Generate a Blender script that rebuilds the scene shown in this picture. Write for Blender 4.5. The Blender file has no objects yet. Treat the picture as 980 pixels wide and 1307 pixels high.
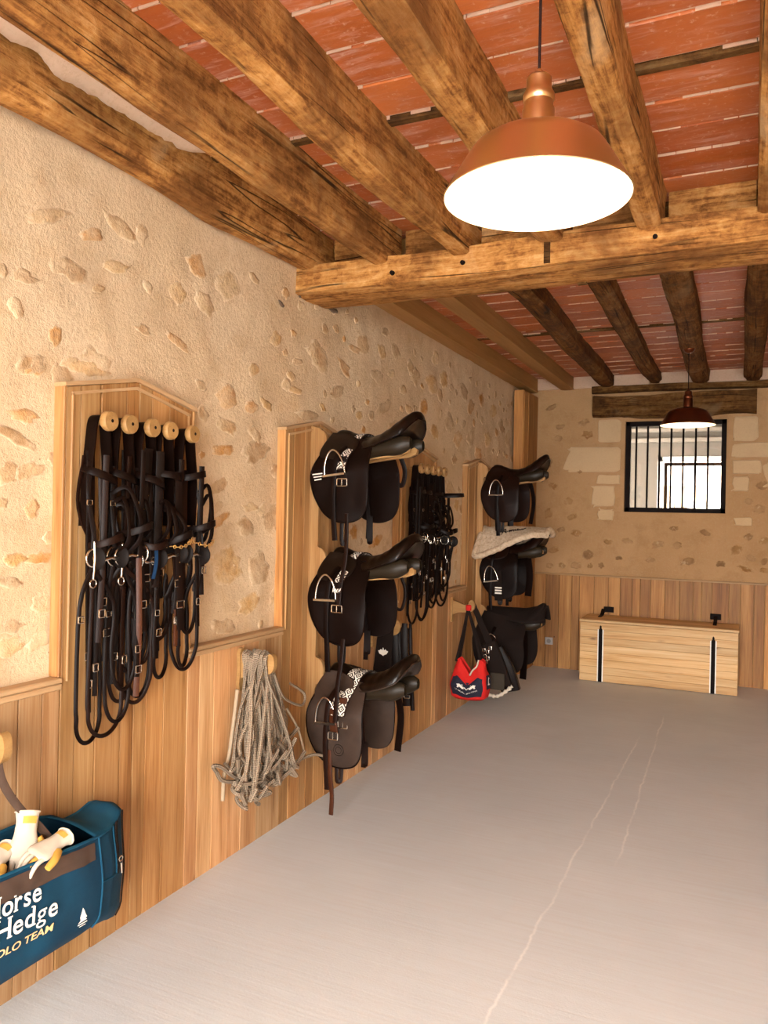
import bpy, math, random
from mathutils import Vector, Matrix, noise
scene = bpy.context.scene
COL = scene.collection

# ------------------------------------------------------------------ camera
CAM = Vector((2.068, 0.0, 1.55))
YAW, PITCH, ROLL, FPX = 0.4323, 0.0018, 0.0207, 1000.0
_f = Vector((-math.sin(YAW), math.cos(YAW), 0)); _r = Vector((math.cos(YAW), math.sin(YAW), 0)); _u = Vector((0, 0, 1))
FW = _f * math.cos(PITCH) + _u * math.sin(PITCH); _u2 = -_f * math.sin(PITCH) + _u * math.cos(PITCH)
RT = _r * math.cos(ROLL) + _u2 * math.sin(ROLL); UP = -_r * math.sin(ROLL) + _u2 * math.cos(ROLL)
cam = bpy.data.cameras.new('camera'); camo = bpy.data.objects.new('camera', cam); COL.objects.link(camo)
cam.sensor_fit = 'VERTICAL'; cam.sensor_height = 36.0; cam.lens = 36.0 * FPX / 1307.0
cam.clip_start = 0.05; cam.clip_end = 200
camo.matrix_world = Matrix(((RT.x, UP.x, -FW.x, CAM.x), (RT.y, UP.y, -FW.y, CAM.y), (RT.z, UP.z, -FW.z, CAM.z), (0, 0, 0, 1)))
scene.camera = camo

def on(px, py, ax, val):
    """direction of a photo pixel carried to the wall / floor plane it lies on"""
    d = FW + RT * ((px - 490.0) / FPX) - UP * ((py - 653.5) / FPX)
    i = 'xyz'.index(ax); t = (val - CAM[i]) / d[i]
    return CAM + d * t

# ------------------------------------------------------------------ light and exposure
SKY_COL = (1.0, 0.97, 0.925); SKY_STRENGTH = 33.0
world = bpy.data.worlds.new('overcast_sky'); scene.world = world; world.use_nodes = True
bg = world.node_tree.nodes['Background']; bg.inputs[0].default_value = (*SKY_COL, 1); bg.inputs[1].default_value = SKY_STRENGTH
scene.view_settings.view_transform = 'Standard'; scene.view_settings.look = 'None'
scene.view_settings.gamma = 1.0; scene.view_settings.use_curve_mapping = False
scene.view_settings.exposure = 0.0
scene.cycles.use_denoising = True
scene.cycles.max_bounces = 8; scene.cycles.diffuse_bounces = 5; scene.cycles.glossy_bounces = 3
scene.cycles.transparent_max_bounces = 8; scene.cycles.sample_clamp_indirect = 6.0
LAMP_COL = (1.0, 0.72, 0.42)
LAMP_POWER = 11.0

# room: left wall x=0, back wall y=8.08, far right wall, wall behind the camera with its wide barn door
YB = 8.08; XR = 4.35; YF = -1.7; ZT = 2.98
DOOR = (0.9, 3.9, 2.55)          # x0, x1, height of the open barn door
def portal(name, loc, rot, sx, sy):
    l = bpy.data.lights.new(name, 'AREA'); l.shape = 'RECTANGLE'; l.size = sx; l.size_y = sy
    l.cycles.is_portal = True
    o = bpy.data.objects.new(name, l); COL.objects.link(o); o.location = loc; o.rotation_euler = rot
    return o
portal('door_daylight_portal', ((DOOR[0] + DOOR[1]) / 2, YF - 0.02, DOOR[2] / 2), (math.radians(90), 0, 0), DOOR[1] - DOOR[0], DOOR[2])

# ------------------------------------------------------------------ helpers
def rnd(a, b): return random.uniform(a, b)
class MB:
    def __init__(s): s.v = []; s.f = []; s.uv = []
    def add(s, vs, fs, uvs=None):
        b = len(s.v); s.v += [tuple(v) for v in vs]
        for i, f in enumerate(fs):
            s.f.append(tuple(b + k for k in f)); s.uv.append(uvs[i] if uvs else None)
        return s
    def box(s, x0, x1, y0, y1, z0, z1):
        vs = [(x, y, z) for x in (x0, x1) for y in (y0, y1) for z in (z0, z1)]
        return s.add(vs, [(0, 1, 3, 2), (4, 6, 7, 5), (0, 4, 5, 1), (2, 3, 7, 6), (0, 2, 6, 4), (1, 5, 7, 3)])
    def cbox(s, x0, x1, y0, y1, z0, z1, c=0.004):
        """box with all edges chamfered (44 triangles)"""
        c = min(c, (x1 - x0) * .45, (y1 - y0) * .45, (z1 - z0) * .45)
        X = (x0, x1); Y = (y0, y1); Z = (z0, z1); vs = []; ix = {}
        for i in (0, 1):
            for j in (0, 1):
                for k in (0, 1):
                    dx = c if i == 0 else -c; dy = c if j == 0 else -c; dz = c if k == 0 else -c
                    ix[i, j, k, 0] = len(vs); vs.append((X[i], Y[j] + dy, Z[k] + dz))
                    ix[i, j, k, 1] = len(vs); vs.append((X[i] + dx, Y[j], Z[k] + dz))
                    ix[i, j, k, 2] = len(vs); vs.append((X[i] + dx, Y[j] + dy, Z[k]))
        fs = []
        for i in (0, 1):
            q = [ix[i, 0, 0, 0], ix[i, 1, 0, 0], ix[i, 1, 1, 0], ix[i, 0, 1, 0]]; fs.append(q if i else q[::-1])
            q = [ix[0, i, 0, 1], ix[1, i, 0, 1], ix[1, i, 1, 1], ix[0, i, 1, 1]]; fs.append(q[::-1] if i else q)
            q = [ix[0, 0, i, 2], ix[1, 0, i, 2], ix[1, 1, i, 2], ix[0, 1, i, 2]]; fs.append(q if i else q[::-1])
        for a in (0, 1):
            for b in (0, 1):
                s1 = (a + b) % 2
                q = [ix[a, b, 0, 0], ix[a, b, 1, 0], ix[a, b, 1, 1], ix[a, b, 0, 1]]; fs.append(q if s1 else q[::-1])
                q = [ix[a, 0, b, 0], ix[a, 1, b, 0], ix[a, 1, b, 2], ix[a, 0, b, 2]]; fs.append(q[::-1] if s1 else q)
                q = [ix[0, a, b, 1], ix[1, a, b, 1], ix[1, a, b, 2], ix[0, a, b, 2]]; fs.append(q if s1 else q[::-1])
        for i in (0, 1):
            for j in (0, 1):
                for k in (0, 1):
                    q = [ix[i, j, k, 0], ix[i, j, k, 1], ix[i, j, k, 2]]; fs.append(q if (i + j + k) % 2 else q[::-1])
        return s.add(vs, fs)
    def tube(s, pts, r, n=8, closed=False, cap=True):
        P = [Vector(p) for p in pts]; m = len(P); R = r if isinstance(r, (list, tuple)) else [r] * m
        T = []
        for i in range(m):
            if closed: t = P[(i + 1) % m] - P[i - 1]
            else: t = P[min(i + 1, m - 1)] - P[max(i - 1, 0)]
            T.append(t.normalized() if t.length > 1e-9 else Vector((0, 0, 1)))
        a = Vector((0, 0, 1)) if abs(T[0].z) < .9 else Vector((1, 0, 0))
        nrm = (a - T[0] * a.dot(T[0])).normalized(); vs = []
        for i in range(m):
            nrm = (nrm - T[i] * nrm.dot(T[i]))
            nrm = nrm.normalized() if nrm.length > 1e-6 else T[i].orthogonal().normalized()
            b = T[i].cross(nrm)
            for k in range(n):
                an = 2 * math.pi * k / n; vs.append(P[i] + (nrm * math.cos(an) + b * math.sin(an)) * R[i])
        fs = []; uvs = []; L = 0
        for i in range(m if closed else m - 1):
            j = (i + 1) % m; d = (P[j] - P[i]).length
            for k in range(n):
                fs.append((i * n + k, i * n + (k + 1) % n, j * n + (k + 1) % n, j * n + k))
                uvs.append([(L, k / n), (L, (k + 1) / n), (L + d, (k + 1) / n), (L + d, k / n)])
            L += d
        if cap and not closed:
            fs.append(tuple(range(n))[::-1]); uvs.append(None); fs.append(tuple((m - 1) * n + k for k in range(n))); uvs.append(None)
        return s.add(vs, fs, uvs)
    def strap(s, pts, w, t=0.004, hint=(1, 0, 0), closed=False):
        """flat band: hint = direction its face looks (a vector, or one per point)"""
        P = [Vector(p) for p in pts]; m = len(P); vs = []; W = w if isinstance(w, (list, tuple)) else [w] * m
        H = [Vector(h) for h in hint] if isinstance(hint[0], (list, tuple, Vector)) else [Vector(hint)] * m
        for i in range(m):
            if closed: tg = P[(i + 1) % m] - P[i - 1]
            else: tg = P[min(i + 1, m - 1)] - P[max(i - 1, 0)]
            tg.normalize(); sd = tg.cross(H[i])
            sd = sd.normalized() if sd.length > 1e-5 else tg.orthogonal().normalized()
            nn = sd.cross(tg).normalized()
            for a, b in ((-1, 1), (-.8, 1.3), (.8, 1.3), (1, 1), (1, -1), (-1, -1)):
                vs.append(P[i] + sd * (a * W[i] / 2) + nn * (b * t / 2))
        n = 6; fs = []; uvs = []; L = 0; vv = (0, .1, .9, 1, 1, 0)
        for i in range(m if closed else m - 1):
            j = (i + 1) % m; d = (P[j] - P[i]).length
            for k in range(n):
                k2 = (k + 1) % n
                fs.append((i * n + k, j * n + k, j * n + k2, i * n + k2)); uvs.append([(L, vv[k]), (L + d, vv[k]), (L + d, vv[k2]), (L, vv[k2])])
            L += d
        if not closed:
            fs.append(tuple(range(n))); uvs.append(None); fs.append(tuple((m - 1) * n + k for k in range(n))[::-1]); uvs.append(None)
        return s.add(vs, fs, uvs)
    def lathe(s, prof, c=(0, 0, 0), axis='z', n=24, a0=0.0, close=True):
        c = Vector(c); vs = []
        for r, h in prof:
            for k in range(n):
                an = 2 * math.pi * k / n; p = (r * math.cos(an), r * math.sin(an), h)
                if axis == 'x': p = (h, p[0], p[1])
                elif axis == 'y': p = (p[1], h, p[0])
                vs.append(c + Vector(p))
        fs = []
        for i in range(len(prof) - 1):
            for k in range(n): fs.append((i * n + k, i * n + (k + 1) % n, (i + 1) * n + (k + 1) % n, (i + 1) * n + k))
        if close:
            if prof[0][0] > 1e-6: fs.append(tuple(range(n))[::-1])
            if prof[-1][0] > 1e-6: fs.append(tuple((len(prof) - 1) * n + k for k in range(n)))
        return s.add(vs, fs)
    def prism(s, poly, axis, a0, a1):
        """poly: list of (p,q); axis y -> (x,z), x -> (y,z), z -> (x,y)"""
        def P(p, q, a): return {'y': (p, a, q), 'x': (a, p, q), 'z': (p, q, a)}[axis]
        n = len(poly); vs = [P(p, q, a0) for p, q in poly] + [P(p, q, a1) for p, q in poly]
        fs = [tuple(range(n)), tuple(range(n, 2 * n))[::-1]] + [(i, n + i, n + (i + 1) % n, (i + 1) % n) for i in range(n)]
        return s.add(vs, fs)
    def grid(s, fn, nu, nv, closeu=False, closev=False, uvs=True):
        vs = [fn(i / (nu if closeu else nu - 1), j / (nv if closev else nv - 1)) for i in range(nu) for j in range(nv)]
        fs = []; uv = []
        for i in range(nu if closeu else nu - 1):
            for j in range(nv if closev else nv - 1):
                i2 = (i + 1) % nu; j2 = (j + 1) % nv
                fs.append((i * nv + j, i2 * nv + j, i2 * nv + j2, i * nv + j2))
                uv.append([(i / nu, j / nv), ((i + 1) / nu, j / nv), ((i + 1) / nu, (j + 1) / nv), (i / nu, (j + 1) / nv)])
        return s.add(vs, fs, uv)
    def mesh(s, name, off=(0, 0, 0), smooth=None, fix=True):
        import bmesh
        me = bpy.data.meshes.new(name); ox, oy, oz = off
        me.from_pydata([(x - ox, y - oy, z - oz) for x, y, z in s.v], [], s.f)
        if any(u for u in s.uv):
            lay = me.uv_layers.new(name='UVMap'); li = 0; data = lay.data
            for f, u in zip(s.f, s.uv):
                for k in range(len(f)):
                    if u: data[li + k].uv = u[k]
                li += len(f)
        if fix:
            bm = bmesh.new(); bm.from_mesh(me); bmesh.ops.recalc_face_normals(bm, faces=bm.faces); bm.to_mesh(me); bm.free()
        if smooth:
            me.shade_smooth(); me.set_sharp_from_angle(angle=math.radians(smooth))
        me.update(); return me

def wloc(o):
    p = Vector((0, 0, 0))
    while o is not None: p += o.location; o = o.parent
    return p
def obj(name, mb, mat, parent=None, smooth=None, label=None, base=False, fix=True):
    """link a mesh; verts are given in world space (or in the local space of a root standing at the origin)"""
    off = wloc(parent) if parent else Vector((0, 0, 0)); loc = Vector((0, 0, 0))
    if parent is None and base:
        c = Vector((sum(v[0] for v in mb.v), sum(v[1] for v in mb.v), 0)) / len(mb.v); c.z = min(v[2] for v in mb.v)
        off = c; loc = c
    me = mb if isinstance(mb, bpy.types.Mesh) else mb.mesh(name, off, smooth, fix)
    if not me.materials: me.materials.append(mat)
    o = bpy.data.objects.new(name, me); COL.objects.link(o); o.location = loc
    if parent: o.parent = parent
    if label: o['label'] = label
    return o
def tag(o, label, cat, group=None):
    o['label'] = label; o['category'] = cat
    if group: o['group'] = group
    return o
def struct(o): o['kind'] = 'structure'; return o
def thing(name, loc, label=None, cat=None, group=None):
    o = bpy.data.objects.new(name, None); COL.objects.link(o); o.location = loc; o.empty_display_size = 0.1
    if label: tag(o, label, cat, group)
    return o
def spline(pts, n=8):
    """Catmull-Rom through the points"""
    P = [Vector(p) for p in pts]; P = [P[0] * 2 - P[1]] + P + [P[-1] * 2 - P[-2]]; out = []
    for i in range(1, len(P) - 2):
        for k in range(n):
            t = k / n; a, b, c, d = P[i - 1], P[i], P[i + 1], P[i + 2]
            out.append(((b * 2) + (c - a) * t + (a * 2 - b * 5 + c * 4 - d) * t * t + (b * 3 - a - c * 3 + d) * t ** 3) * .5)
    out.append(P[-2].copy()); return out
def lerp(a, b, t): return a + (b - a) * t
def interp(tab, x):
    if x <= tab[0][0]: return tab[0][1:]
    for a, b in zip(tab, tab[1:]):
        if x <= b[0]:
            t = (x - a[0]) / (b[0] - a[0]); t = t * t * (3 - 2 * t) * .5 + t * .5
            return tuple(lerp(p, q, t) for p, q in zip(a[1:], b[1:]))
    return tab[-1][1:]
def sstep(a, b, x):
    t = max(0, min(1, (x - a) / (b - a))); return t * t * (3 - 2 * t)

# ------------------------------------------------------------------ materials
class NT:
    def __init__(s, name, rough=.6, spec=.5, metal=0.0):
        s.m = bpy.data.materials.new(name); s.m.use_nodes = True; s.t = s.m.node_tree; s.b = s.t.nodes['Principled BSDF']
        s.b.inputs['Roughness'].default_value = rough; s.b.inputs['Specular IOR Level'].default_value = spec; s.b.inputs['Metallic'].default_value = metal
        s.tc = s.t.nodes.new('ShaderNodeTexCoord'); s.oi = s.t.nodes.new('ShaderNodeObjectInfo')
    def n(s, typ, ins=None, **kw):
        nd = s.t.nodes.new('ShaderNode' + typ)
        for k, v in kw.items(): setattr(nd, k, v)
        for k, v in (ins or {}).items(): s.put(nd.inputs[k], v)
        return nd
    def put(s, sock, v):
        if isinstance(v, bpy.types.NodeSocket): s.t.links.new(v, sock)
        elif isinstance(v, tuple) and len(v) == 3 and sock.type == 'RGBA': sock.default_value = (*v, 1)
        else: sock.default_value = v
    def coord(s, scale=(1, 1, 1), uv=False, loc=(0, 0, 0)):
        mp = s.n('Mapping', {'Vector': s.tc.outputs['UV' if uv else 'Object'], 'Scale': scale, 'Location': loc}); return mp.outputs[0]
    def noise(s, vec, scale=5, detail=4, rough=.55, w=None, dist=0):
        if w is not None:
            nd = s.n('TexNoise', noise_dimensions='4D'); s.put(nd.inputs['W'], w)
        else: nd = s.n('TexNoise')
        s.put(nd.inputs['Vector'], vec); s.put(nd.inputs['Scale'], scale); s.put(nd.inputs['Detail'], detail); s.put(nd.inputs['Roughness'], rough); s.put(nd.inputs['Distortion'], dist)
        return nd.outputs[0]
    def math(s, op, a, b=0.0, clamp=False):
        nd = s.n('Math', operation=op, use_clamp=clamp); s.put(nd.inputs[0], a); s.put(nd.inputs[1], b); return nd.outputs[0]
    def ramp(s, fac, stops, interp='LINEAR'):
        nd = s.n('ValToRGB'); cr = nd.color_ramp; cr.interpolation = interp
        while len(cr.elements) < len(stops): cr.elements.new(.5)
        for e, (p, c) in zip(cr.elements, stops):
            e.position = p; e.color = (*c, 1) if isinstance(c, tuple) else (c, c, c, 1)
        s.put(nd.inputs[0], fac); return nd.outputs[0]
    def mix(s, fac, a, b, blend='MIX'):
        nd = s.n('Mix', data_type='RGBA', blend_type=blend); s.put(nd.inputs[0], fac); s.put(nd.inputs[6], a); s.put(nd.inputs[7], b); return nd.outputs[2]
    def bump(s, h, strength=.3, dist=.01, prev=None):
        nd = s.n('Bump'); s.put(nd.inputs['Height'], h); nd.inputs['Strength'].default_value = strength; nd.inputs['Distance'].default_value = dist
        if prev is not None: s.put(nd.inputs['Normal'], prev)
        s.put(s.b.inputs['Normal'], nd.outputs[0]); return nd.outputs[0]
    def rand(s, k=50.0): return s.math('MULTIPLY', s.oi.outputs['Random'], k)
    def col(s, c): s.put(s.b.inputs['Base Color'], c)
    def rgh(s, c): s.put(s.b.inputs['Roughness'], c)

def plain(name, c, rough=.6, metal=0.0, spec=.5, bump=0, bscale=200):
    m = NT(name, rough, spec, metal); m.col(c)
    if bump: m.bump(m.noise(m.coord(), bscale, 3), bump, .002)
    return m.m
def wood(name, axis, stops, vary=.25, rough=.55, fine=1.0, bump=.15, knots=0.0, hue=None, flat=None):
    """plank wood: grain stretched along one axis, tone varies from piece to piece"""
    m = NT(name, rough, .35); i = 'xyz'.index(axis); w = m.rand(60)
    sc = [18 * fine] * 3; sc[i] = 1.1 * fine; g = m.noise(m.coord(tuple(sc)), 1.0, 5, .6, w, .6)
    sc2 = [140 * fine] * 3; sc2[i] = 4 * fine; g2 = m.noise(m.coord(tuple(sc2)), 1.0, 3, .6, w)
    lo = m.noise(m.coord(), 1.4, 2, .5, w)
    f = m.math('ADD', m.math('MULTIPLY', g, .62), m.math('MULTIPLY', g2, .38))
    c = m.ramp(f, stops)
    b = m.math('MULTIPLY_ADD', m.oi.outputs['Random'], 2 * vary); m.t.nodes[-1].inputs[2].default_value = 1 - vary
    tone = m.math('MULTIPLY', b, m.math('ADD', .82, m.math('MULTIPLY', lo, .36)))
    hsv = m.n('HueSaturation', {'Color': c, 'Value': tone}); c = hsv.outputs[0]
    r2 = m.math('FRACT', m.math('MULTIPLY', m.oi.outputs['Random'], 17.3))
    c = m.mix(m.math('MULTIPLY', r2, .55), c, hue or (.62, .33, .15), 'MULTIPLY') if hue else c
    if knots:
        sk = [8.5] * 3; sk[i] = 2.6
        if flat: sk['xyz'.index(flat)] = 0.0
        v = m.n('TexVoronoi', {'Vector': m.coord(tuple(sk), loc=(3.1, 1.7, .3)), 'Scale': 1.0, 'Randomness': 1.0})
        cx = m.n('CombineXYZ', {0: m.math('MULTIPLY', w, 1.7), 1: m.math('MULTIPLY', w, 2.9), 2: m.math('MULTIPLY', w, .83)}); va = m.n('VectorMath', {0: v.inputs['Vector'].links[0].from_socket, 1: cx.outputs[0]}); m.put(v.inputs['Vector'], va.outputs[0])
        kk = m.ramp(v.outputs['Distance'], [(0, 1.0), (.045, .8), (.10, .25), (.16, 0.0)]); c = m.mix(m.math('MULTIPLY', kk, knots), c, (.16, .065, .02))
    m.col(c); m.bump(f, bump, .004); return m.m
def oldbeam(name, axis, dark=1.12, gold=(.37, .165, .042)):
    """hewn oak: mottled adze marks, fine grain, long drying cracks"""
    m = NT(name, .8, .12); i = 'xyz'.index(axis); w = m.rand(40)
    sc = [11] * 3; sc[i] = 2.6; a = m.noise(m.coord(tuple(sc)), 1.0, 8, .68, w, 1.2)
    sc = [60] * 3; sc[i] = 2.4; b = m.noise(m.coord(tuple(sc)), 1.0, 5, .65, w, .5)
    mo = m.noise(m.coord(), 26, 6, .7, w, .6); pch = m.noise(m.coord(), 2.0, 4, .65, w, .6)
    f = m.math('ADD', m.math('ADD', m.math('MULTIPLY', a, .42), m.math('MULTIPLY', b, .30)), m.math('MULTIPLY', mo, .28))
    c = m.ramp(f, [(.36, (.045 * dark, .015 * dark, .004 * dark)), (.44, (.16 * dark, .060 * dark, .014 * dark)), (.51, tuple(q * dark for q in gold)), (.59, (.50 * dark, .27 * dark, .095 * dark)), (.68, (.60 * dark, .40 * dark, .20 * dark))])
    c = m.mix(m.ramp(pch, [(.47, 0.0), (.62, .72)]), c, (.105 * dark, .038 * dark, .010 * dark))
    c = m.mix(m.ramp(pch, [(.30, .5), (.42, 0.0)]), c, (.56 * dark, .37 * dark, .19 * dark))
    sc = [13] * 3; sc[i] = .35; cr = m.noise(m.coord(tuple(sc)), 1.0, 2, .4, m.math('ADD', w, 7.0), .3)
    crk = m.ramp(m.math('ABSOLUTE', m.math('SUBTRACT', cr, .5)), [(0, 1.0), (.005, .9), (.012, 0.0)])
    crk = m.math('MULTIPLY', crk, m.ramp(m.noise(m.coord(), 1.7, 2, .5, m.math('ADD', w, 3.0)), [(.48, 0.0), (.56, 1.0)]))
    c = m.mix(m.math('MULTIPLY', crk, .9), c, (.014, .006, .002)); m.col(c)
    h = m.math('SUBTRACT', m.math('ADD', m.math('ADD', m.math('MULTIPLY', a, .7), m.math('MULTIPLY', b, .35)), m.math('MULTIPLY', mo, .35)), m.math('MULTIPLY', crk, .6)); m.bump(h, .75, .016); return m.m

PLASTER = (.715, .56, .37)
def plaster(name, base=PLASTER, tint=(.62, .42, .22), amt=.5, bump=.6, dark=(.45, .30, .18)):
    m = NT(name, .92, .15); v = m.coord()
    a = m.noise(v, 1.3, 4, .6); b = m.noise(v, 7, 4, .6); f = m.noise(v, 60, 4, .7); s = m.noise(v, 260, 2, .6)
    c = m.mix(m.ramp(a, [(.35, 0.0), (.7, amt)]), base, tint)
    c = m.mix(m.math('MULTIPLY', m.ramp(b, [(.50, 0.0), (.70, 1.0)]), amt), c, tint)
    c = m.mix(m.ramp(f, [(.32, .35), (.5, 0.0)]), c, dark)
    pit = m.n('TexVoronoi', {'Vector': v, 'Scale': 34.0}); pp = m.ramp(pit.outputs['Distance'], [(.05, 1.0), (.12, 0.0)])
    pk = m.math('MULTIPLY', pp, m.ramp(m.noise(v, 11, 2), [(.55, 0.0), (.66, 1.0)])); c = m.mix(m.math('MULTIPLY', pk, .55), c, (.16, .10, .06))
    m.col(c); m.bump(m.math('SUBTRACT', m.math('ADD', m.math('ADD', m.math('MULTIPLY', b, .5), m.math('MULTIPLY', f, .6)), m.math('MULTIPLY', s, .25)), pk), bump, .016); return m.m
def rubble(name, base=PLASTER, ochres=((.55, .30, .11), (.62, .40, .20), (.40, .27, .17), (.66, .50, .33)), cover=.5, gain=1.0):
    """field stone half hidden by lime render"""
    m = NT(name, .9, .15); v = m.coord(); w = m.rand(90)
    r = m.oi.outputs['Random']; st = [(i / len(ochres), c) for i, c in enumerate(ochres)]
    c = m.ramp(m.math('FRACT', m.math('MULTIPLY', r, 7.77)), st, 'CONSTANT')
    n1 = m.noise(v, 26, 5, .65, w, .5); n2 = m.noise(v, 9, 3, .6, w)
    c = m.mix(m.ramp(n1, [(.30, .65), (.48, 0.0)]), c, (.20, .10, .04))
    c = m.mix(m.ramp(n1, [(.55, 0.0), (.72, .5)]), c, (.78, .62, .42))
    u = m.n('SeparateXYZ', {'Vector': m.tc.outputs['UV']}).outputs[0]
    cov = m.math('ADD', m.math('MULTIPLY', m.ramp(n2, [(.36, 0.0), (.62, 1.0)]), .8), m.math('MULTIPLY', m.math('SUBTRACT', m.math('FRACT', m.math('MULTIPLY', r, 3.3)), .35), 1.1 * cover), True)
    rim = m.ramp(m.math('ADD', u, m.math('MULTIPLY', m.math('SUBTRACT', n1, .5), .9)), [(.62, 0.0), (.98, 1.0)])
    cov = m.math('MAXIMUM', m.math('MULTIPLY', cov, .5 + .45 * cover), rim)
    c = m.mix(cov, c, base); m.col(c); f2 = m.noise(v, 60, 4, .7); m.bump(m.math('ADD', m.math('MULTIPLY', n1, .6), m.math('MULTIPLY', f2, .6)), .7, .012); return m.m

M = {}
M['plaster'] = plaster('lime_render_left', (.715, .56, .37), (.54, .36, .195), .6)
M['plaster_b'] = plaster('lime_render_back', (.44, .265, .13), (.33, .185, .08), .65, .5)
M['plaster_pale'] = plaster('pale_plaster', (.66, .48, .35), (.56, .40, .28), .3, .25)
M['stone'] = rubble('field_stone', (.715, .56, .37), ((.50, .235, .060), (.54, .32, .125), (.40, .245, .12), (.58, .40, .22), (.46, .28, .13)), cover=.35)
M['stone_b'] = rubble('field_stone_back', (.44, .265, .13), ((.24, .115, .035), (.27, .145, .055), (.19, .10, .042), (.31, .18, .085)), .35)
M['quoin'] = plaster('dressed_stone', (.57, .405, .235), (.47, .315, .175), .35, .3)
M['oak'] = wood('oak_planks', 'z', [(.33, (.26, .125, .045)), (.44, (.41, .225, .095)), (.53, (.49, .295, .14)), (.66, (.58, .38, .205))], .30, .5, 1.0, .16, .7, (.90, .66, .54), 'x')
M['oak_y'] = wood('oak_rail', 'y', [(.25, (0.3360, 0.1766, 0.0737)), (.5, (0.4640, 0.2842, 0.1401)), (.8, (0.5600, 0.3840, 0.2138))], .12, .5)
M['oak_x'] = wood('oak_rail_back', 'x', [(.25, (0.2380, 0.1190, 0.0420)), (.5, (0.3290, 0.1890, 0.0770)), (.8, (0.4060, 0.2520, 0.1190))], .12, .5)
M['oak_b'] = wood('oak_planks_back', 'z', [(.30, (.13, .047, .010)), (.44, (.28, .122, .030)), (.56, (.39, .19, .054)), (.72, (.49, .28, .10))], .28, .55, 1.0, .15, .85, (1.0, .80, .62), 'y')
M['pine'] = wood('pine_boards', 'x', [(.30, (.36, .165, .045)), (.44, (.58, .335, .13)), (.56, (.66, .43, .205)), (.72, (.74, .54, .31))], .14, .5, .8, .1, .95, None, 'y')
M['beechz'] = wood('beech_turned', 'x', [(.3, (.26, .125, .036)), (.6, (.38, .215, .078)), (.8, (.46, .285, .125))], .1, .45, 1.4)
M['oak_rack_shaded'] = wood('oak_boards_shaded', 'z', [(.33, (.20, .088, .024)), (.44, (.33, .165, .055)), (.53, (.41, .225, .085)), (.66, (.50, .30, .135))], .20, .5, 1.0, .16, .6, (.92, .70, .54), 'x')  # plank oak darkened: light falloff up the racks is put into the colour
M['beam_y'] = oldbeam('old_oak_joist', 'y'); M['beam_x'] = oldbeam('old_oak_beam', 'x')
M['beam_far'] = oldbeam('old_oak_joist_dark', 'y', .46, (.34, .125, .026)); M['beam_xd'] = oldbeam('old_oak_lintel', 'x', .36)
M['newjoist'] = wood('sawn_oak_joist', 'y', [(.25, (.22, .095, .022)), (.5, (.34, .165, .048)), (.8, (.45, .25, .088))], .1, .65, .8, .12, .5)
M['batten'] = oldbeam('dark_batten', 'x', .30)
# terracotta
def terracotta():
    m = NT('terracotta_tile', .55, .4); v = m.coord(); w = m.rand(70)
    a = m.noise(v, 3.5, 3, .6, w); b = m.noise(m.coord((5, 34, 20)), 1.0, 5, .7, w, .7); f = m.noise(v, 46, 4, .65, w)
    r = m.oi.outputs['Random']
    c = m.mix(r, (.38, .084, .016), (.51, .138, .030)); c = m.mix(m.ramp(a, [(.35, 0.0), (.7, .6)]), c, (.28, .064, .022))
    sm = m.math('MULTIPLY', m.ramp(b, [(.50, 0.0), (.66, 1.0)]), m.ramp(a, [(.38, .25), (.60, 1.0)]))
    c = m.mix(m.math('MULTIPLY', sm, .85), c, (.56, .29, .21)); c = m.mix(m.ramp(f, [(.58, 0.0), (.72, .5)]), c, (.68, .45, .34))
    m.col(c); m.rgh(m.ramp(b, [(.4, .42), (.7, .8)])); m.bump(m.math('ADD', b, m.math('MULTIPLY', f, .4)), .35, .006); return m.m
M['tile'] = terracotta()
M['mortar'] = plain('lime_mortar', (.62, .40, .275), .95, bump=.5, bscale=90)
def concrete():
    m = NT('concrete_floor', .62, .3); v = m.coord()
    a = m.noise(v, .9, 4, .6); st = m.noise(m.coord((2.2, 55, 1)), 1.0, 5, .7, None, .4); f = m.noise(v, 120, 3, .7); b = m.noise(v, 5, 4, .6)
    c = m.ramp(a, [(.3, (.590, .622, .642)), (.7, (.670, .702, .722))])
    c = m.mix(m.ramp(st, [(.35, .28), (.55, 0.0)]), c, (.56, .54, .515)); c = m.mix(m.ramp(st, [(.60, 0.0), (.75, .35)]), c, (.78, .80, .81))
    c = m.mix(m.ramp(b, [(.60, 0.0), (.75, .25)]), c, (.60, .57, .54)); c = m.mix(m.ramp(f, [(.25, .3), (.4, 0.0)]), c, (.46, .43, .40))
    sp = m.n('SeparateXYZ', {'Vector': v}); X, Y = sp.outputs[0], sp.outputs[1]
    wob = m.math('MULTIPLY', m.math('SUBTRACT', m.noise(m.coord((0, 1, 0)), 2.6, 6, .7), .5), .07)
    brk = m.ramp(m.noise(m.coord((4, 2.0, 1)), 1.6, 5, .75), [(.36, .12), (.56, 1.0)])
    for x0, sl, y0, y1 in ((1.352, .010, 1.6, 5.9), (1.655, -.022, 3.6, 6.6)):
        d = m.math('ABSOLUTE', m.math('SUBTRACT', m.math('ADD', X, wob), m.math('ADD', x0, m.math('MULTIPLY', Y, sl))))
        ln = m.ramp(d, [(0, 1.0), (.0025, .7), (.008, 0.0)])
        en = m.math('MULTIPLY', m.ramp(m.math('SUBTRACT', Y, y0), [(0, 0.0), (.15, 1.0)]), m.ramp(m.math('SUBTRACT', y1, Y), [(0, 0.0), (.3, 1.0)]))
        c = m.mix(m.math('MULTIPLY', m.math('MULTIPLY', ln, en), m.math('MULTIPLY', brk, .75)), c, (.90, .89, .87))
    m.col(c); m.bump(m.math('ADD', m.math('MULTIPLY', st, .6), m.math('MULTIPLY', f, .5)), .25, .004); m.rgh(m.ramp(b, [(.3, .5), (.7, .75)])); return m.m
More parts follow.
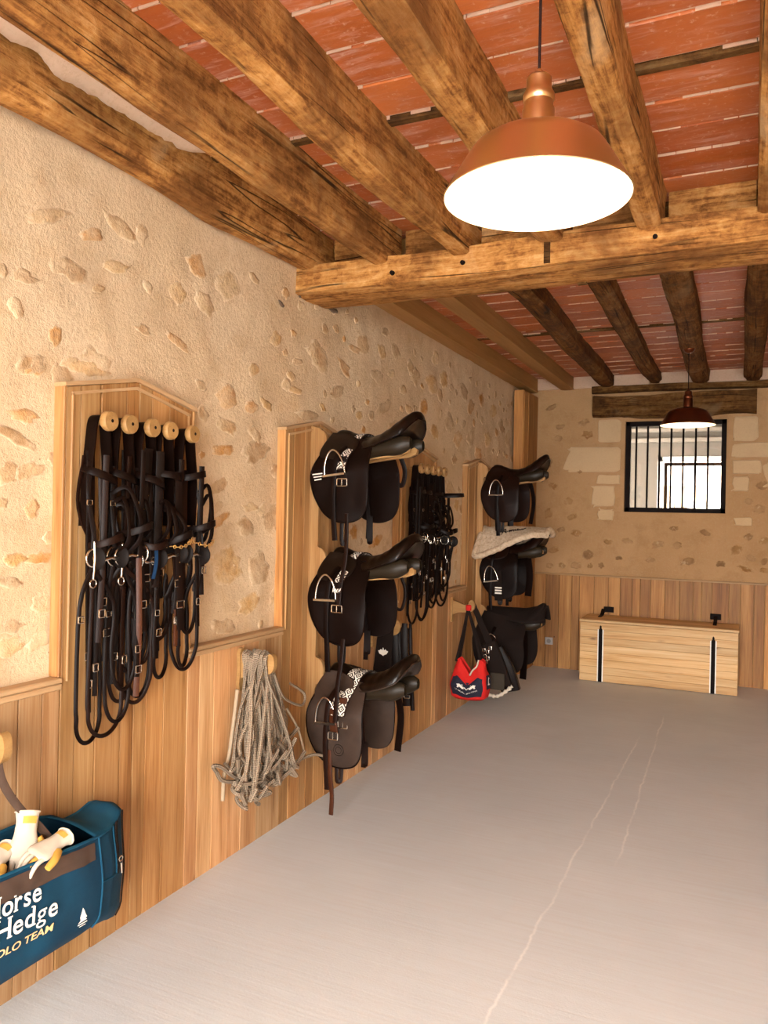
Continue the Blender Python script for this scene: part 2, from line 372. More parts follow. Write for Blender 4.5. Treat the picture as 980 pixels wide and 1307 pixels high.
M['concrete'] = concrete()
M['black_iron'] = plain('black_iron', (.008, .0045, .0035), .6, .0, .06)
M['grey_plaster'] = plain('smooth_grey_render', (.22, .185, .145), .9, bump=.15, bscale=40)
M['white_paint'] = plain('white_paint', (.85, .82, .76), .5); M['cream_paint'] = plain('cream_paint', (.36, .30, .235), .7)
def panemat():
    m = NT('window_glass', .03); t = m.n('BsdfTransparent'); g = m.n('BsdfGlossy', {'Roughness': .03}); mx = m.n('MixShader', {0: .06, 1: t.outputs[0], 2: g.outputs[0]})
    m.t.links.new(mx.outputs[0], m.t.nodes['Material Output'].inputs[0]); return m.m
M['glass'] = panemat()

# ------------------------------------------------------------------ floor
random.seed(3)
fl = obj('floor', MB().box(-.3, XR + .2, YF - .3, YB + .2, -.12, 0), M['concrete']); struct(fl); fl['label'] = 'pale grey brushed concrete floor with two thin pale cracks'

# ------------------------------------------------------------------ walls
def relief(p, s, amp, seed): return noise.fractal(Vector((p[0] * s + seed, p[1] * s - seed, p[2] * s)), 1.0, 2.0, 4) * amp
XW = -0.045       # face of the left stone wall; the wainscot face stands at x = 0
mb = MB()
def fn(u, v):
    y = lerp(YF, YB + .05, u); z = lerp(0, 3.1, v); return (XW + relief((0, y, z), 2.2, .014, 4) + relief((0, y, z), 9, .006, 9), y, z)
mb.grid(fn, 260, 84)
mb.box(XW - .35, XW - .06, YF, YB + .05, 0, 3.1)
wl = struct(obj('wall_left', mb, M['plaster'], smooth=80, fix=False)); wl['label'] = 'cream lime-rendered rubble stone wall on the left'

WX0, WX1, WZ0, WZ1 = .955, 1.905, 1.605, 2.515     # window opening in the back wall
mb = MB()
def bwall(mb, x0, x1, z0, z1):
    nx = max(2, int((x1 - x0) / .04) + 1); nz = max(2, int((z1 - z0) / .04) + 1)
    mb.grid(lambda u, v: (lerp(x0, x1, u), YB + (relief((lerp(x0, x1, u), 0, lerp(z0, z1, v)), 3, .012, 2) if 0 < u < 1 and 0 < v < 1 else 0), lerp(z0, z1, v)), nx, nz)
    mb.box(x0, x1, YB + .03, YB + .42, z0, z1)
for a in ((-.1, WX0, 0, 3.1), (WX1, XR + .1, 0, 3.1), (WX0, WX1, 0, WZ0), (WX0, WX1, WZ1, 3.1)): bwall(mb, *a)
mb.box(WX0 - .001, WX0 + .012, YB - .005, YB + .42, WZ0, WZ1).box(WX1 - .012, WX1 + .001, YB - .005, YB + .42, WZ0, WZ1).box(WX0, WX1, YB - .002, YB + .42, WZ0 - .002, WZ0 + .01)
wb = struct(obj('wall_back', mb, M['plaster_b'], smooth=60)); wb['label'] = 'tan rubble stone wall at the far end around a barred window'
wr = struct(obj('wall_right', MB().box(XR, XR + .3, YF, YB + .4, 0, 3.1), M['plaster_b'])); wr['label'] = 'tan rendered stone wall out of view on the right, darkened to cut bounce light'  # out-of-view wall given the darker render to cut bounce light
mb = MB().box(XW - .3, DOOR[0], YF - .4, YF, 0, 3.1).box(DOOR[1], XR + .3, YF - .4, YF, 0, 3.1).box(DOOR[0], DOOR[1], YF - .4, YF, DOOR[2], 3.1)
wf = struct(obj('wall_front', mb, M['plaster_b'])); wf['label'] = 'rendered wall with the wide open barn door behind the viewer'  # darker render here too, to weaken the fill from behind
yard = struct(obj('floor_yard', MB().box(-14, 20, -24, YF - .3, -.2, -.06), M['concrete'])); yard['label'] = 'pale yard outside the barn door'

def rubble_stone(parent, ax, plane, a, z, ra, rz, mat, seed, proud=.008, name='stone'):
    """low irregular stone: ax 'x' lies on the left wall (a = y), ax 'y' on the back wall (a = x)"""
    rs = random.Random(seed); n = 13; rot = rs.uniform(-.4, .4); vs = []
    rad = [1 + .28 * math.sin(2 * t + rs.random() * 6) * rs.random() + rs.uniform(-.16, .16) for t in range(n)]
    def P(u, w, h):
        c, s_ = math.cos(rot), math.sin(rot); u2, w2 = u * c - w * s_, u * s_ + w * c
        
        if ax == 'x': return (plane + h + relief((0, a + u2, z + w2), 2.2, .014, 4) + relief((0, a + u2, z + w2), 9, .006, 9), a + u2, z + w2)
        return (a + u2, plane - h + relief((a + u2, 0, z + w2), 3, .012, 2), z + w2)
    for k, (sc, h) in enumerate(((1.0, -.0035), (.82, proud * .8), (.45, proud * 1.1))):
        for i in range(n):
            t = 2 * math.pi * i / n; vs.append(P(ra * rad[i] * sc * math.cos(t), rz * rad[i] * sc * math.sin(t), h + (rs.uniform(-.35, .35) * proud if k else 0)))
    vs.append(P(0, 0, proud * 1.2)); fs = []; uv = []; rr = (1.0, .86, .5)
    for k in range(2):
        for i in range(n): fs.append((k * n + i, k * n + (i + 1) % n, (k + 1) * n + (i + 1) % n, (k + 1) * n + i)); uv.append([(rr[k], 0), (rr[k], 0), (rr[k + 1], 0), (rr[k + 1], 0)])
    for i in range(n): fs.append((2 * n + i, 2 * n + (i + 1) % n, 3 * n)); uv.append([(rr[2], 0), (rr[2], 0), (0, 0)])
    return obj(name, MB().add(vs, fs, uv), mat, parent, smooth=75)
# stones that stand out in the photograph (pixel centre, half width, half height in px), then smaller ones between them
marks = [(155,291,17,11),(30,353,14,9),(2,345,7,9),(60,275,26,9),(118,300,16,8),(228,374,8,13),(290,366,14,18),(262,388,13,12),(226,437,17,6),(182,421,9,6),(128,368,8,5),(150,340,14,8),(90,345,22,14),(180,300,8,14),(120,460,16,14),(40,466,16,11),(20,392,9,12),
 (70,430,8,14),(45,470,14,9),(88,462,10,6),(110,470,22,9),(80,480,13,16),(30,531,17,8),(20,558,26,8),(38,600,16,11),(12,605,14,14),(68,585,7,9),(40,650,8,12),(64,685,8,8),(50,712,17,9),(20,714,13,9),(12,743,17,7),(60,772,17,11),(12,825,17,12),(15,800,14,9),
 (292,508,11,15),(322,520,8,8),(341,517,8,6),(290,543,13,9),(325,555,8,8),(327,577,17,12),(285,575,14,7),(352,600,8,10),(275,622,15,8),(318,648,9,6),(338,648,9,8),(315,672,13,12),(348,660,13,20),(290,720,20,20),(330,727,12,22),(318,770,13,11),(352,760,8,14),(279,665,12,7),(272,650,10,6),(285,800,14,10),
 (392,530,12,6),(377,498,8,5),(366,490,5,8),(380,462,7,4),(372,480,5,6),(405,455,11,16),(462,440,6,12),(487,450,5,8),(452,445,7,4),(505,448,5,9),(523,470,5,9),(530,480,5,12),(550,490,6,12),(565,485,5,10),(590,500,5,9),(540,520,5,10),(600,520,5,8),(573,540,5,11),(615,510,4,8),(630,525,4,9),(640,545,4,9),(560,505,4,8),(490,520,9,7),(500,545,8,6),(520,560,7,9),(556,552,5,10),(585,560,5,9),(595,600,5,12),(575,625,5,8),(590,650,4,9),(600,560,4,10),(622,560,4,9),(610,580,4,8),(648,560,3,9),(480,480,8,8),(440,470,9,8),(430,500,9,7),(560,610,8,12),(590,690,5,12),(480,690,9,5),(500,690,10,4),(496,660,8,6)]
stones = []
for i, (px, py, hw, hh) in enumerate(marks):
    p = on(px, py, 'x', XW); q = on(px + hw, py, 'x', XW); r2 = on(px, py - hh, 'x', XW)
    stones.append((p.y, p.z, abs(q.y - p.y) * 1.25, abs(r2.z - p.z) * 1.25))
random.seed(21)
def clear(y, z, rad): return all(math.hypot(y - a, z - b) > rad + max(c, d) * .8 for a, b, c, d in stones)
BOARDS = [1.93, 3.31, 4.72, 6.10]; BW = .66
for k in range(2600):
    y = rnd(1.0, 7.6); z = rnd(1.0, 2.72); f = rnd(.022, .06)
    if y < 3.3 and z > 2.1 and random.random() < .75: continue
    if any(b - .03 < y < b + BW + .03 and z < 2.06 for b in BOARDS): continue
    if clear(y, z, f + .02): stones.append((y, z, f * rnd(.8, 1.5), f * rnd(.6, 1.1)))
    if len(stones) > 285: break
for i, (y, z, a, b) in enumerate(stones): rubble_stone(wl, 'x', XW, y, z, a, b, M['stone'], 100 + i, rnd(.0015, .0042))
gap_m = plain('dark_wall_gap', (.12, .075, .045), .95)
for i, (px, py, hw, hh) in enumerate(((385, 376, 2.5, 3), (402, 383, 5, 1.2), (427, 396, 4, 2), (358, 388, 2.2, 1.6))):
    p = on(px, py, 'x', XW + .01); q = on(px + hw, py, 'x', XW); r2 = on(px, py - hh, 'x', XW); rubble_stone(wl, 'x', XW + .008, p.y, p.z, abs(q.y - p.y), abs(r2.z - p.z), gap_m, 800 + i, .003, 'mortar_gap')
# back wall: dressed blocks beside the window, rubble elsewhere
def quoin(px0, py0, px1, py1, seed, ragged=False):
    a = on(px0, py1, 'y', YB); b = on(px1, py0, 'y', YB); rs = random.Random(seed); x0, x1, z0, z1 = a.x, b.x, a.z, b.z
    cx = (x0 + x1) / 2; cz = (z0 + z1) / 2; hw = (x1 - x0) / 2; hh = (z1 - z0) / 2; m = 32; poly = []
    for i in range(m):
        t = 2 * math.pi * i / m; c, s_ = math.cos(t), math.sin(t); e = .22; x = math.copysign(abs(c) ** e, c) * hw; z = math.copysign(abs(s_) ** e, s_) * hh
        k = noise.noise(Vector((c * 2.2 + seed * 3.1, s_ * 2.2, seed))) * (.016 + (.035 if ragged and c < -.2 else 0)); poly.append((cx + x + k * c * 1.2, cz + z + k * s_ * .7))
    vs = [(x, YB + .02, z) for x, z in poly] + [(x, YB - .008, z) for x, z in poly] + [(cx + (x - cx) * .94, YB - .014, cz + (z - cz) * .92) for x, z in poly]
    fs = [(i, (i + 1) % m, m + (i + 1) % m, m + i) for i in range(m)] + [(m + i, m + (i + 1) % m, 2 * m + (i + 1) % m, 2 * m + i) for i in range(m)] + [tuple(range(2 * m, 3 * m))]
    obj('dressed_stone', MB().add(vs, fs), M['quoin'], wb, smooth=35)
for i, q in enumerate([(763,535,793,565,0),(722,570,792,603,1),(762,606,792,618,0),(756,620,785,646,1),(764,650,783,664,1),(936,531,967,563,0),(934,565,1010,584,0),(934,587,972,605,0),(934,608,956,627,1),(936,661,960,671,1),(975,590,1020,622,1)]): quoin(*q[:4], 40 + i, q[4])
bm_ = [(706,702,9,5),(750,708,9,7),(701,722,5,4),(717,722,5,4),(735,722,8,5),(753,722,4,4),(767,722,4,4),(776,692,7,4),(865,696,6,5),(877,717,13,5),(940,702,9,7),(958,712,8,5),(975,717,5,7),(950,726,12,4),(975,728,9,4),(735,680,9,5),(716,676,6,4),(840,695,12,5),(745,540,10,5),(715,545,7,4),(700,590,6,7),(712,560,6,5),(705,620,7,5),(730,660,8,5),(700,655,6,8),(725,640,7,6),(705,520,9,4),(750,555,8,6),(740,600,5,5),(970,650,9,7),(975,690,8,6),(955,640,8,5),(800,690,9,4),(830,715,8,4),(790,712,6,4),(900,680,8,4),(920,720,7,5),(972,620,10,7),(860,675,7,4),(955,685,7,5)]
for i, (px, py, hw, hh) in enumerate(bm_):
    p = on(px, py, 'y', YB); q = on(px + hw, py, 'y', YB); r2 = on(px, py - hh, 'y', YB)
    rubble_stone(wb, 'y', YB, p.x, p.z, abs(q.x - p.x), abs(r2.z - p.z), M['stone_b'], 500 + i, .004)

# ------------------------------------------------------------------ ceiling: lime bed, terracotta tiles, battens
ce = struct(obj('ceiling', MB().box(XW - .1, XR + .1, YF - .1, YB + .3, ZT + .006, ZT + .12), M['mortar'])); ce['label'] = 'terracotta tile ceiling between old oak joists'
colx = [-.03, .20, .41, .82, 1.25, 1.68, 2.12, 2.56]; random.seed(8)
y = .9; k = 0; tw = .21
def tile(x0, x1, y0, y1):
    o = obj('tile', MB().cbox(x0 + .004, x1 - .004, y0 + .005, y1 - .005, ZT - .004 + rnd(-.003, .003), ZT + .03, .004), M['tile'], ce); return o
battens = [2.585, 4.42, 6.05]
while y < YB:
    y1 = y + tw * rnd(.92, 1.08)
    for b in battens:
        if y < b < y1 + .06: y1 = b - .025
    jog = 0
    for i in range(len(colx) - 1):
        if 3.62 < (y + y1) / 2 < 3.72: continue
        tile(colx[i], colx[i + 1], y + rnd(-.006, .006), y1 + rnd(-.006, .006))
    mj = MB(); xx = -.02
    while xx < 2.56:
        w = rnd(.03, .10)
        if random.random() < .72: mj.box(xx, xx + w, y1 - rnd(.0008, .0032), y1 + rnd(.0008, .0032), ZT - .006 - rnd(.0, .003), ZT + .01)
        xx += w + rnd(0, .006)
    if not 3.5 < y1 < 3.75: obj('mortar_joint', mj, M['mortar'], ce)
    if any(abs(y1 - (b - .025)) < 1e-6 for b in battens):
        obj('batten', MB().cbox(-.02, 2.9, y1 + .003, y1 + .047, ZT - .016, ZT + .02, .006), M['batten'], ce); y = y1 + .05
    else: y = y1
obj('tile_field', MB().box(2.56, XR, YF, YB, ZT - .003, ZT + .03).box(-.03, 2.56, YF, .9, ZT - .003, ZT + .03), M['tile'], ce)['kind'] = 'stuff'

# ------------------------------------------------------------------ beams
def beam(name, axis, p0, p1, w0, w1, h, mat, seed, label, wob=.010, ridge=.006, st=None, taper=0.0, rnd_c=.012, cat='beam', group=None, parent=None, sag=0.0, **kw):
    """hewn timber; p0,p1 = centre of the underside at both ends"""
    p0 = Vector(p0); p1 = Vector(p1); L = (p1 - p0).length; st = st or max(10, int(L / .07)); ring = []
    tmpl = []
    for a in range(7): tmpl.append((lerp(-1, 1, a / 6), 0))
    for a in range(1, 5): tmpl.append((1, a / 5))
    for a in range(7): tmpl.append((lerp(1, -1, a / 6), 1))
    for a in range(1, 5): tmpl.append((-1, 1 - a / 5))
    vs = []; n = len(tmpl); o1 = Vector((seed * 3.7, seed * 1.3, seed * 7.1))
    for i in range(st + 1):
        t = i / st; c = p0.lerp(p1, t); w = lerp(w0, w1, t)
        c = c + Vector((noise.noise(Vector((t * L * .7 + seed, 1.7, seed))) * wob, 0, noise.noise(Vector((t * L * .8, seed, 4.4))) * wob * .7)) if axis == 'y' else c + Vector((0, noise.noise(Vector((t * L * .7 + seed, 1.7, seed))) * wob, noise.noise(Vector((t * L * .8, seed, 4.4))) * wob * .7))
        c.z += sag * math.sin(math.pi * t)
        for a, b in tmpl:
            ca = a * w / 2; cb = b * h
            if abs(a) > .6 and b < .15: cb += rnd_c * (abs(a) - .6) / .4; ca *= 1 - .25 * rnd_c / w
            p = c + (Vector((ca, 0, cb)) if axis == 'y' else Vector((0, ca, cb)))
            q = Vector((p.x * 6, p.y * 1.4, p.z * 6)) if axis == 'y' else Vector((p.x * 1.4, p.y * 6, p.z * 6))
            d = noise.fractal(q + o1, 1.0, 2.0, 4) * ridge
            dirv = (Vector((a, 0, (b - .5) * 2)) if axis == 'y' else Vector((0, a, (b - .5) * 2)))
            vs.append(p + dirv.normalized() * d)
    fs = []
    for i in range(st):
        for k in range(n): fs.append((i * n + k, i * n + (k + 1) % n, (i + 1) * n + (k + 1) % n, (i + 1) * n + k))
    fs.append(tuple(range(n))[::-1]); fs.append(tuple(st * n + k for k in range(n)))
    o = obj(name, MB().add(vs, fs), mat, parent, smooth=50, base=parent is None)
    if label: tag(o, label, cat, group)
    return o
G1 = 'old joists over the near half of the room'; G2 = 'joists over the far half of the room'
ZJ = 2.765; YE = 3.60
beam('ceiling_joist', 'y', (.02, YF, 2.72), (.02, YE, 2.775), .14, .13, .22, M['beam_y'], 1, 'dark old oak joist bedded in the top of the left wall, near bay', .02, .016, rnd_c=.05, group=G1)
beam('ceiling_joist', 'y', (.335, YF, ZJ), (.437, YE, ZJ), .10, .09, .23, M['beam_y'], 2, 'old oak joist next to the wall joist, beside the torn plaster strip', .016, .009, group=G1)
beam('ceiling_joist', 'y', (.755, YF, ZJ), (.838, YE, ZJ - .006), .11, .10, .23, M['beam_y'], 3, 'thick golden old oak joist crossing the upper left, third from left wall', .014, .012, rnd_c=.012, group=G1)
beam('ceiling_joist', 'y', (1.215, YF, ZJ), (1.265, YE, ZJ), .12, .11, .23, M['beam_y'], 4, 'old oak joist that runs behind the near copper lamp', .014, .011, rnd_c=.012, group=G1)
beam('ceiling_joist', 'y', (1.67, YF, ZJ), (1.685, YE, ZJ), .095, .10, .23, M['beam_y'], 5, 'rough pale old oak joist right of the near lamp cord', .016, .013, rnd_c=.012, group=G1)
beam('ceiling_joist', 'y', (2.135, YF, ZJ), (2.15, YE, ZJ), .13, .12, .23, M['beam_y'], 6, 'old oak joist cut by the right edge of the picture, near bay', .012, .01, group=G1)
for i, (x, od) in enumerate(((2.6, 'first'), (3.05, 'second'), (3.5, 'third'), (3.95, 'fourth'))):
    beam('ceiling_joist', 'y', (x, YF, ZJ), (x, YE, ZJ), .12, .11, .23, M['beam_y'], 30 + i, 'old oak joist, ' + od + ' beyond the right picture edge, near bay', group=G1)
cb = beam('cross_beam', 'x', (-.30, 3.61, 2.655), (XR, 3.60, 2.665), .33, .33, .148, M['beam_x'], 11, 'massive hewn oak cross beam spanning the room under the joists', .018, .010, st=90, rnd_c=.012)
infl = MB()
for i, (xa, xb) in enumerate(((.085, .385), (.49, .785), (.89, 1.205), (1.325, 1.63), (1.74, 2.085), (2.22, 2.54), (2.66, XR))):
    o = beam('blocking', 'x', (xa, 3.66, 2.79), (xb, 3.66, 2.79), .10, .10, .20, M['beam_x'], 60 + i, None, .004, .01, parent=cb)
obj('mortise', MB().box(1.235, 1.262, 3.437, 3.46, 2.675, 2.80), M['batten'], cb, label='dark iron-black notch in the beam face')
obj('mortise', MB().box(1.33, 1.37, 3.72, 3.75, 2.648, 2.668), M['batten'], cb)
for px, py in ((500, 348), (590, 335), (836, 302)):
    p = on(px, py, 'y', 3.44); obj('peg_hole', MB().lathe([(.010, -.006), (.012, .01)], (p.x, 3.44, p.z), 'y', 10), M['black_iron'], cb)
for i, (xa, xb, wa, wb_, mt, lb, zz) in enumerate((
    (.02, .02, .125, .125, 'newjoist', 'clean sawn oak joist along the left wall, far bay', 2.835), (.40, .385, .125, .13, 'newjoist', 'clean sawn oak joist second from the left wall, far bay', 2.85),
    (.845, .79, .14, .14, 'beam_far', 'dark crooked old joist left of the far window, far bay', 2.85), (1.285, 1.235, .13, .13, 'beam_far', 'dark old joist ending above the left of the far window', 2.875),
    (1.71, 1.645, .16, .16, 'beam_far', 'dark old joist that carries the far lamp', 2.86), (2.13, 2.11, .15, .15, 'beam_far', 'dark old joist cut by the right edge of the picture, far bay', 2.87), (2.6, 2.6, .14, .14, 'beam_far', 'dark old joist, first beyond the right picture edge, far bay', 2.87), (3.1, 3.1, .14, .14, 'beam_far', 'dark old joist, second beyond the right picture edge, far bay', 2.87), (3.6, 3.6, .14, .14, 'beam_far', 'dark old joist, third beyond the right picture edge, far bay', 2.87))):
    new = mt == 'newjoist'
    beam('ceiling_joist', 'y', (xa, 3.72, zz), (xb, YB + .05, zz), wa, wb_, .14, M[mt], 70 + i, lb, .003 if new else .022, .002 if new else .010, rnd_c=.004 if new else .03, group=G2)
# plaster fill between joist ends on top of the back wall, timber plate and lintel
for i, (xa, xb) in enumerate(((.085, .318), (.452, .715), (.865, 1.168), (1.302, 1.562), (1.728, 2.032), (2.188, 2.52))):
    obj('plaster_infill', MB().cbox(xa - .02, xb + .02, YB - .03, YB + .02, 2.862, ZT + .01, .006), M['plaster_pale'], wb)
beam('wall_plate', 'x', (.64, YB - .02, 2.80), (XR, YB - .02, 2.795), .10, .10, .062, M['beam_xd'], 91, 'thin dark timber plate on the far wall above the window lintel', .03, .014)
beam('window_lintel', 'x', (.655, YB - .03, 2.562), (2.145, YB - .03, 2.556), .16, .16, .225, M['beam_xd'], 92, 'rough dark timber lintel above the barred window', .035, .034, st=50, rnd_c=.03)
# torn plaster strip between the two joists beside the left wall
def torn(u, v):
    y = lerp(.8, 2.62, u); tooth = noise.fractal(Vector((y * 7, 0, 3)), 1, 2, 5) * .035; tp = 1 - sstep(.78, 1, u) * .75
    x = lerp(.11 + .03 * noise.noise(Vector((y * 2.1, 3, 0))) - tooth * .6, .29, v); hang = (.075 + tooth * .5) * tp
    return (lerp(.27, x, tp), y, ZT - .010 - hang * (1 - v) ** 1.5 + noise.noise(Vector((y * 5, v, 0))) * .004)
to = obj('torn_plaster', MB().grid(torn, 110, 6), M['plaster_pale'], ce, smooth=60); sol = to.modifiers.new('thickness', 'SOLIDIFY'); sol.thickness = .01

# ------------------------------------------------------------------ window and the room beyond
wn = struct(thing('window_1', (1.43, YB + .07, WZ0))); wn['label'] = 'black iron framed window with seven vertical bars in the far wall'
f = .046; y0, y1 = YB + .045, YB + .095; A, B, C, D = WX0 + .012, WX1 - .012, WZ0 + .01, WZ1
obj('window_frame', MB().cbox(A, A + f, y0, y1, C, D, .003).cbox(B - f, B, y0, y1, C, D, .003).cbox(A, B, y0, y1, C, C + f, .003).cbox(A, B, y0, y1, D - f, D, .003), M['black_iron'], wn)
for x in (1.07, 1.178, 1.29, 1.398, 1.508, 1.622, 1.732): obj('bar', MB().tube([(x - .004, YB + .07, C + .01), (x - .004, YB + .07, D - .01)], .0095, 8), M['black_iron'], wn, smooth=40)
obj('pane', MB().box(A + .01, B - .01, YB + .11, YB + .115, C + .01, D - .01), M['glass'], wn)
obj('window_latch', MB().cbox(1.60, 1.65, y0 - .012, y0, C + .012, C + .04, .003), M['black_iron'], wn)
Y2 = 11.6; W2 = (.985, 2.35, .9, 2.375)
r2 = MB().box(-1.6, W2[0], Y2, Y2 + .3, 0, 3.1).box(W2[1], 5, Y2, Y2 + .3, 0, 3.1).box(W2[0], W2[1], Y2, Y2 + .3, 0, W2[2]).box(W2[0], W2[1], Y2, Y2 + .3, W2[3], 3.1)
o = struct(obj('wall_far_room', r2, M['grey_plaster'])); o['label'] = 'smooth grey wall of the room beyond the barred window'
o = struct(obj('wall_far_room_sides', MB().box(-1.7, -1.6, YB + .42, Y2 + .3, 0, 3.1).box(5, 5.1, YB + .42, Y2 + .3, 0, 3.1), M['grey_plaster'])); o['label'] = 'side walls of the room beyond the barred window'
o = struct(obj('floor_far_room', MB().box(-1.7, 5.1, YB, Y2 + .3, -.12, 0), M['concrete'])); o['label'] = 'floor of the room beyond the window'
o = struct(obj('ceiling_far_room', MB().box(-1.7, 5.1, YB + .42, Y2 + .3, 2.86, 2.96), M['cream_paint'])); o['label'] = 'pale ceiling of the room beyond the window'
for z in (2.62, 2.76): tag(obj('ceiling_rail', MB().cbox(-1.6, 5, Y2 - .14, Y2 - .02, z, z + .055, .01), M['cream_paint'], base=True), ('upper' if z > 2.7 else 'lower') + ' pale rail along the wall top in the room beyond the window', 'rail')
w2 = struct(thing('window_2', (1.6, Y2, W2[2]))); w2['label'] = 'bright barred window in the room beyond'
x0, x1, z0, z1 = W2
obj('window_frame', MB().cbox(x0 - .05, x0 + .02, Y2 - .03, Y2 + .05, z0, z1 + .05).cbox(x0 - .05, x1 + .05, Y2 - .03, Y2 + .05, z1 - .02, z1 + .05).cbox(x1 - .02, x1 + .05, Y2 - .03, Y2 + .05, z0, z1 + .05), M['white_paint'], w2)
obj('sash', MB().cbox(x0 + .03, x0 + .075, Y2 + .06, Y2 + .10, z0, z1 - .03).cbox(x0 + .03, x1, Y2 + .06, Y2 + .10, z1 - .075, z1 - .03), M['black_iron'], w2)
for k in range(9): obj('bar', MB().tube([(x0 + .17 + k * .125, Y2 + .14, z0), (x0 + .17 + k * .125, Y2 + .14, z1)], .006, 6), M['black_iron'], w2)
obj('pane', MB().box(x0, x1, Y2 + .11, Y2 + .115, z0, z1), M['glass'], w2)
portal('far_window_daylight_portal', ((x0 + x1) / 2, Y2 + .32, (z0 + z1) / 2), (math.radians(-90), 0, 0), x1 - x0, z1 - z0)
ob = thing('farm_building', (2, 24, 0), 'pale farm building seen overexposed through both windows', 'building')
obj('wall', MB().box(-3, 9, 24, 30, -.1, 2.6), M['plaster'], ob)
obj('roof', MB().prism([(23.6, 2.5), (27, 4.6), (30.4, 2.5)], 'x', -3.3, 9.3), M['plaster_pale'], ob)
for k in range(5): obj('window', MB().box(-1.0 + k * 1.1, -.5 + k * 1.1, 23.93, 24.02, 1.0, 1.9), M['black_iron'], ob)
o = struct(obj('floor_yard_back', MB().box(-20, 24, Y2 + .3, 40, -.2, -.06), M['concrete'])); o['label'] = 'pale yard behind the far room'

# ------------------------------------------------------------------ wainscot
M['copper'] = plain('brushed_copper', (.78, .55, .30), .32, 1.0, .5, .03, 300)
M['copper_dark'] = plain('dark_copper', (.16, .045, .018), .3, .9)
M['enamel'] = plain('white_enamel', (.9, .86, .76), .35)
M['cord'] = plain('dark_cord', (.014, .005, .004), .8, 0, .1)
M['grey_plastic'] = plain('grey_outlet', (.33, .31, .30), .4)
YPOST = 7.53; HW = .962
random.seed(12)
t1 = struct(thing('trim_1', (0, 4, 0))); t1['label'] = 'vertical oak plank wainscot along the left wall'
def gable(y, b):
    c = b + BW / 2; return 1.952 + .068 * (1 - abs(y - c) / (BW / 2))
racks = []
RL = [('bridle_rack', 'gabled oak board with five round pegs holding the nearest bridles', 'rack'), ('saddle_rack', 'gabled oak saddle rack beside the grey rope bundle', 'rack'), ('bridle_rack', 'gabled oak peg board between the two saddle racks', 'rack'), ('saddle_rack', 'gabled oak saddle rack in the far corner by the red bag', 'rack')]
for b, (nm, lb, ct) in zip(BOARDS, RL): racks.append(thing(nm, (0, b + BW / 2, 0), lb, ct))
def plank(parent, y0, y1, top0, top1, mid=None, x=0.0):
    """upright board on the left wall; top may slope (gable)"""
    x += rnd(-.0015, .0015); c = .0012
    if mid: tops = [(y0 + .0022, top0), mid, (y1 - .0022, top1)]
    else: tops = [(y0 + .0022, top0), (y1 - .0022, top1)]
    poly = [(y1 - .0022, 0.0), (y0 + .0022, 0.0)]
    n = len(poly) + len(tops); P = poly + tops; yc = sum(p[0] for p in P) / n
    vs = [(XW + .012, p, q) for p, q in P] + [(x - c, p, q) for p, q in P] + [(x, p + (c if p < yc else -c), q) for p, q in P]
    fs = [tuple(range(n))] + [(i, n + i, n + (i + 1) % n, (i + 1) % n) for i in range(n)] + [(n + i, 2 * n + i, 2 * n + (i + 1) % n, n + (i + 1) % n) for i in range(n)] + [tuple(range(2 * n, 3 * n))[::-1]]
    return obj('plank', MB().add(vs, fs), M['oak'] if parent is t1 else M['oak_rack_shaded'], parent)
y = .85
edges = [.85]
for b in BOARDS + [YPOST]:
    while y < b - .05:
        w = rnd(.065, .15)
        if b - (y + w) < .07: w = b - y
        plank(t1, y, y + w, HW, HW); y += w
    if b == YPOST: break
    c = b + BW / 2; r = racks[BOARDS.index(b)]
    while y < b + BW - .01:
        w = rnd(.06, .125)
        if b + BW - (y + w) < .06: w = b + BW - y
        a, e = y, y + w
        if a < c - .004 < c + .004 < e: plank(r, a, e, gable(a, b), gable(e, b), (c, gable(c, b)))
        else: plank(r, a, e, gable(a, b), gable(e, b))
        y += w
segs = [.85] + [v for b in BOARDS for v in (b, b + BW)] + [YPOST]
for i in range(0, len(segs), 2):
    a, e = segs[i], segs[i + 1]
    obj('cap_rail', MB().cbox(XW + .002, .012, a, e, HW, HW + .018, .004).cbox(-.002, .009, a, e, HW - .022, HW - .002, .003), M['oak_y'], t1)
for b, r in zip(BOARDS, racks):
    for s, yy in ((0, b - .012), (1, b + BW)):
        obj('side_board', MB().cbox(XW + .002, .003, yy, yy + .012, HW + .019, gable(b, b) + .002, .002), M['oak_rack_shaded'], r)
        m0 = b + .02 if s == 0 else b + BW - .032
        obj('moulding', MB().cbox(-.004, .007, m0, m0 + .011, .10 if False else HW + .0, gable(m0, b) - .02, .003), M['oak_rack_shaded'], r)
    c = b + BW / 2
    for s in (0, 1):
        a, e = (b - .014, c) if s == 0 else (c, b + BW + .014)
        za, ze = gable(max(a, b), b), gable(min(e, b + BW), b)
        P = [(a, za), (e, ze), (e, ze + .014), (a, za + .014)]
        obj('top_rail', MB().prism(P, 'x', XW + .004, .012), M['oak_y'], r)
        a2, e2 = (b + .02, c) if s == 0 else (c, b + BW - .02); za, ze = gable(a2, b) - .018, gable(e2, b) - .018
        obj('moulding', MB().prism([(a2, za - .011), (e2, ze - .011), (e2, ze), (a2, za)], 'x', -.003, .007), M['oak_y'], r)
PEGS = {0: [2.036, 2.134, 2.251, 2.350, 2.480], 2: [4.885, 4.990, 5.105, 5.215, 5.325]}; PZ = {0: 1.846, 2: 1.858}
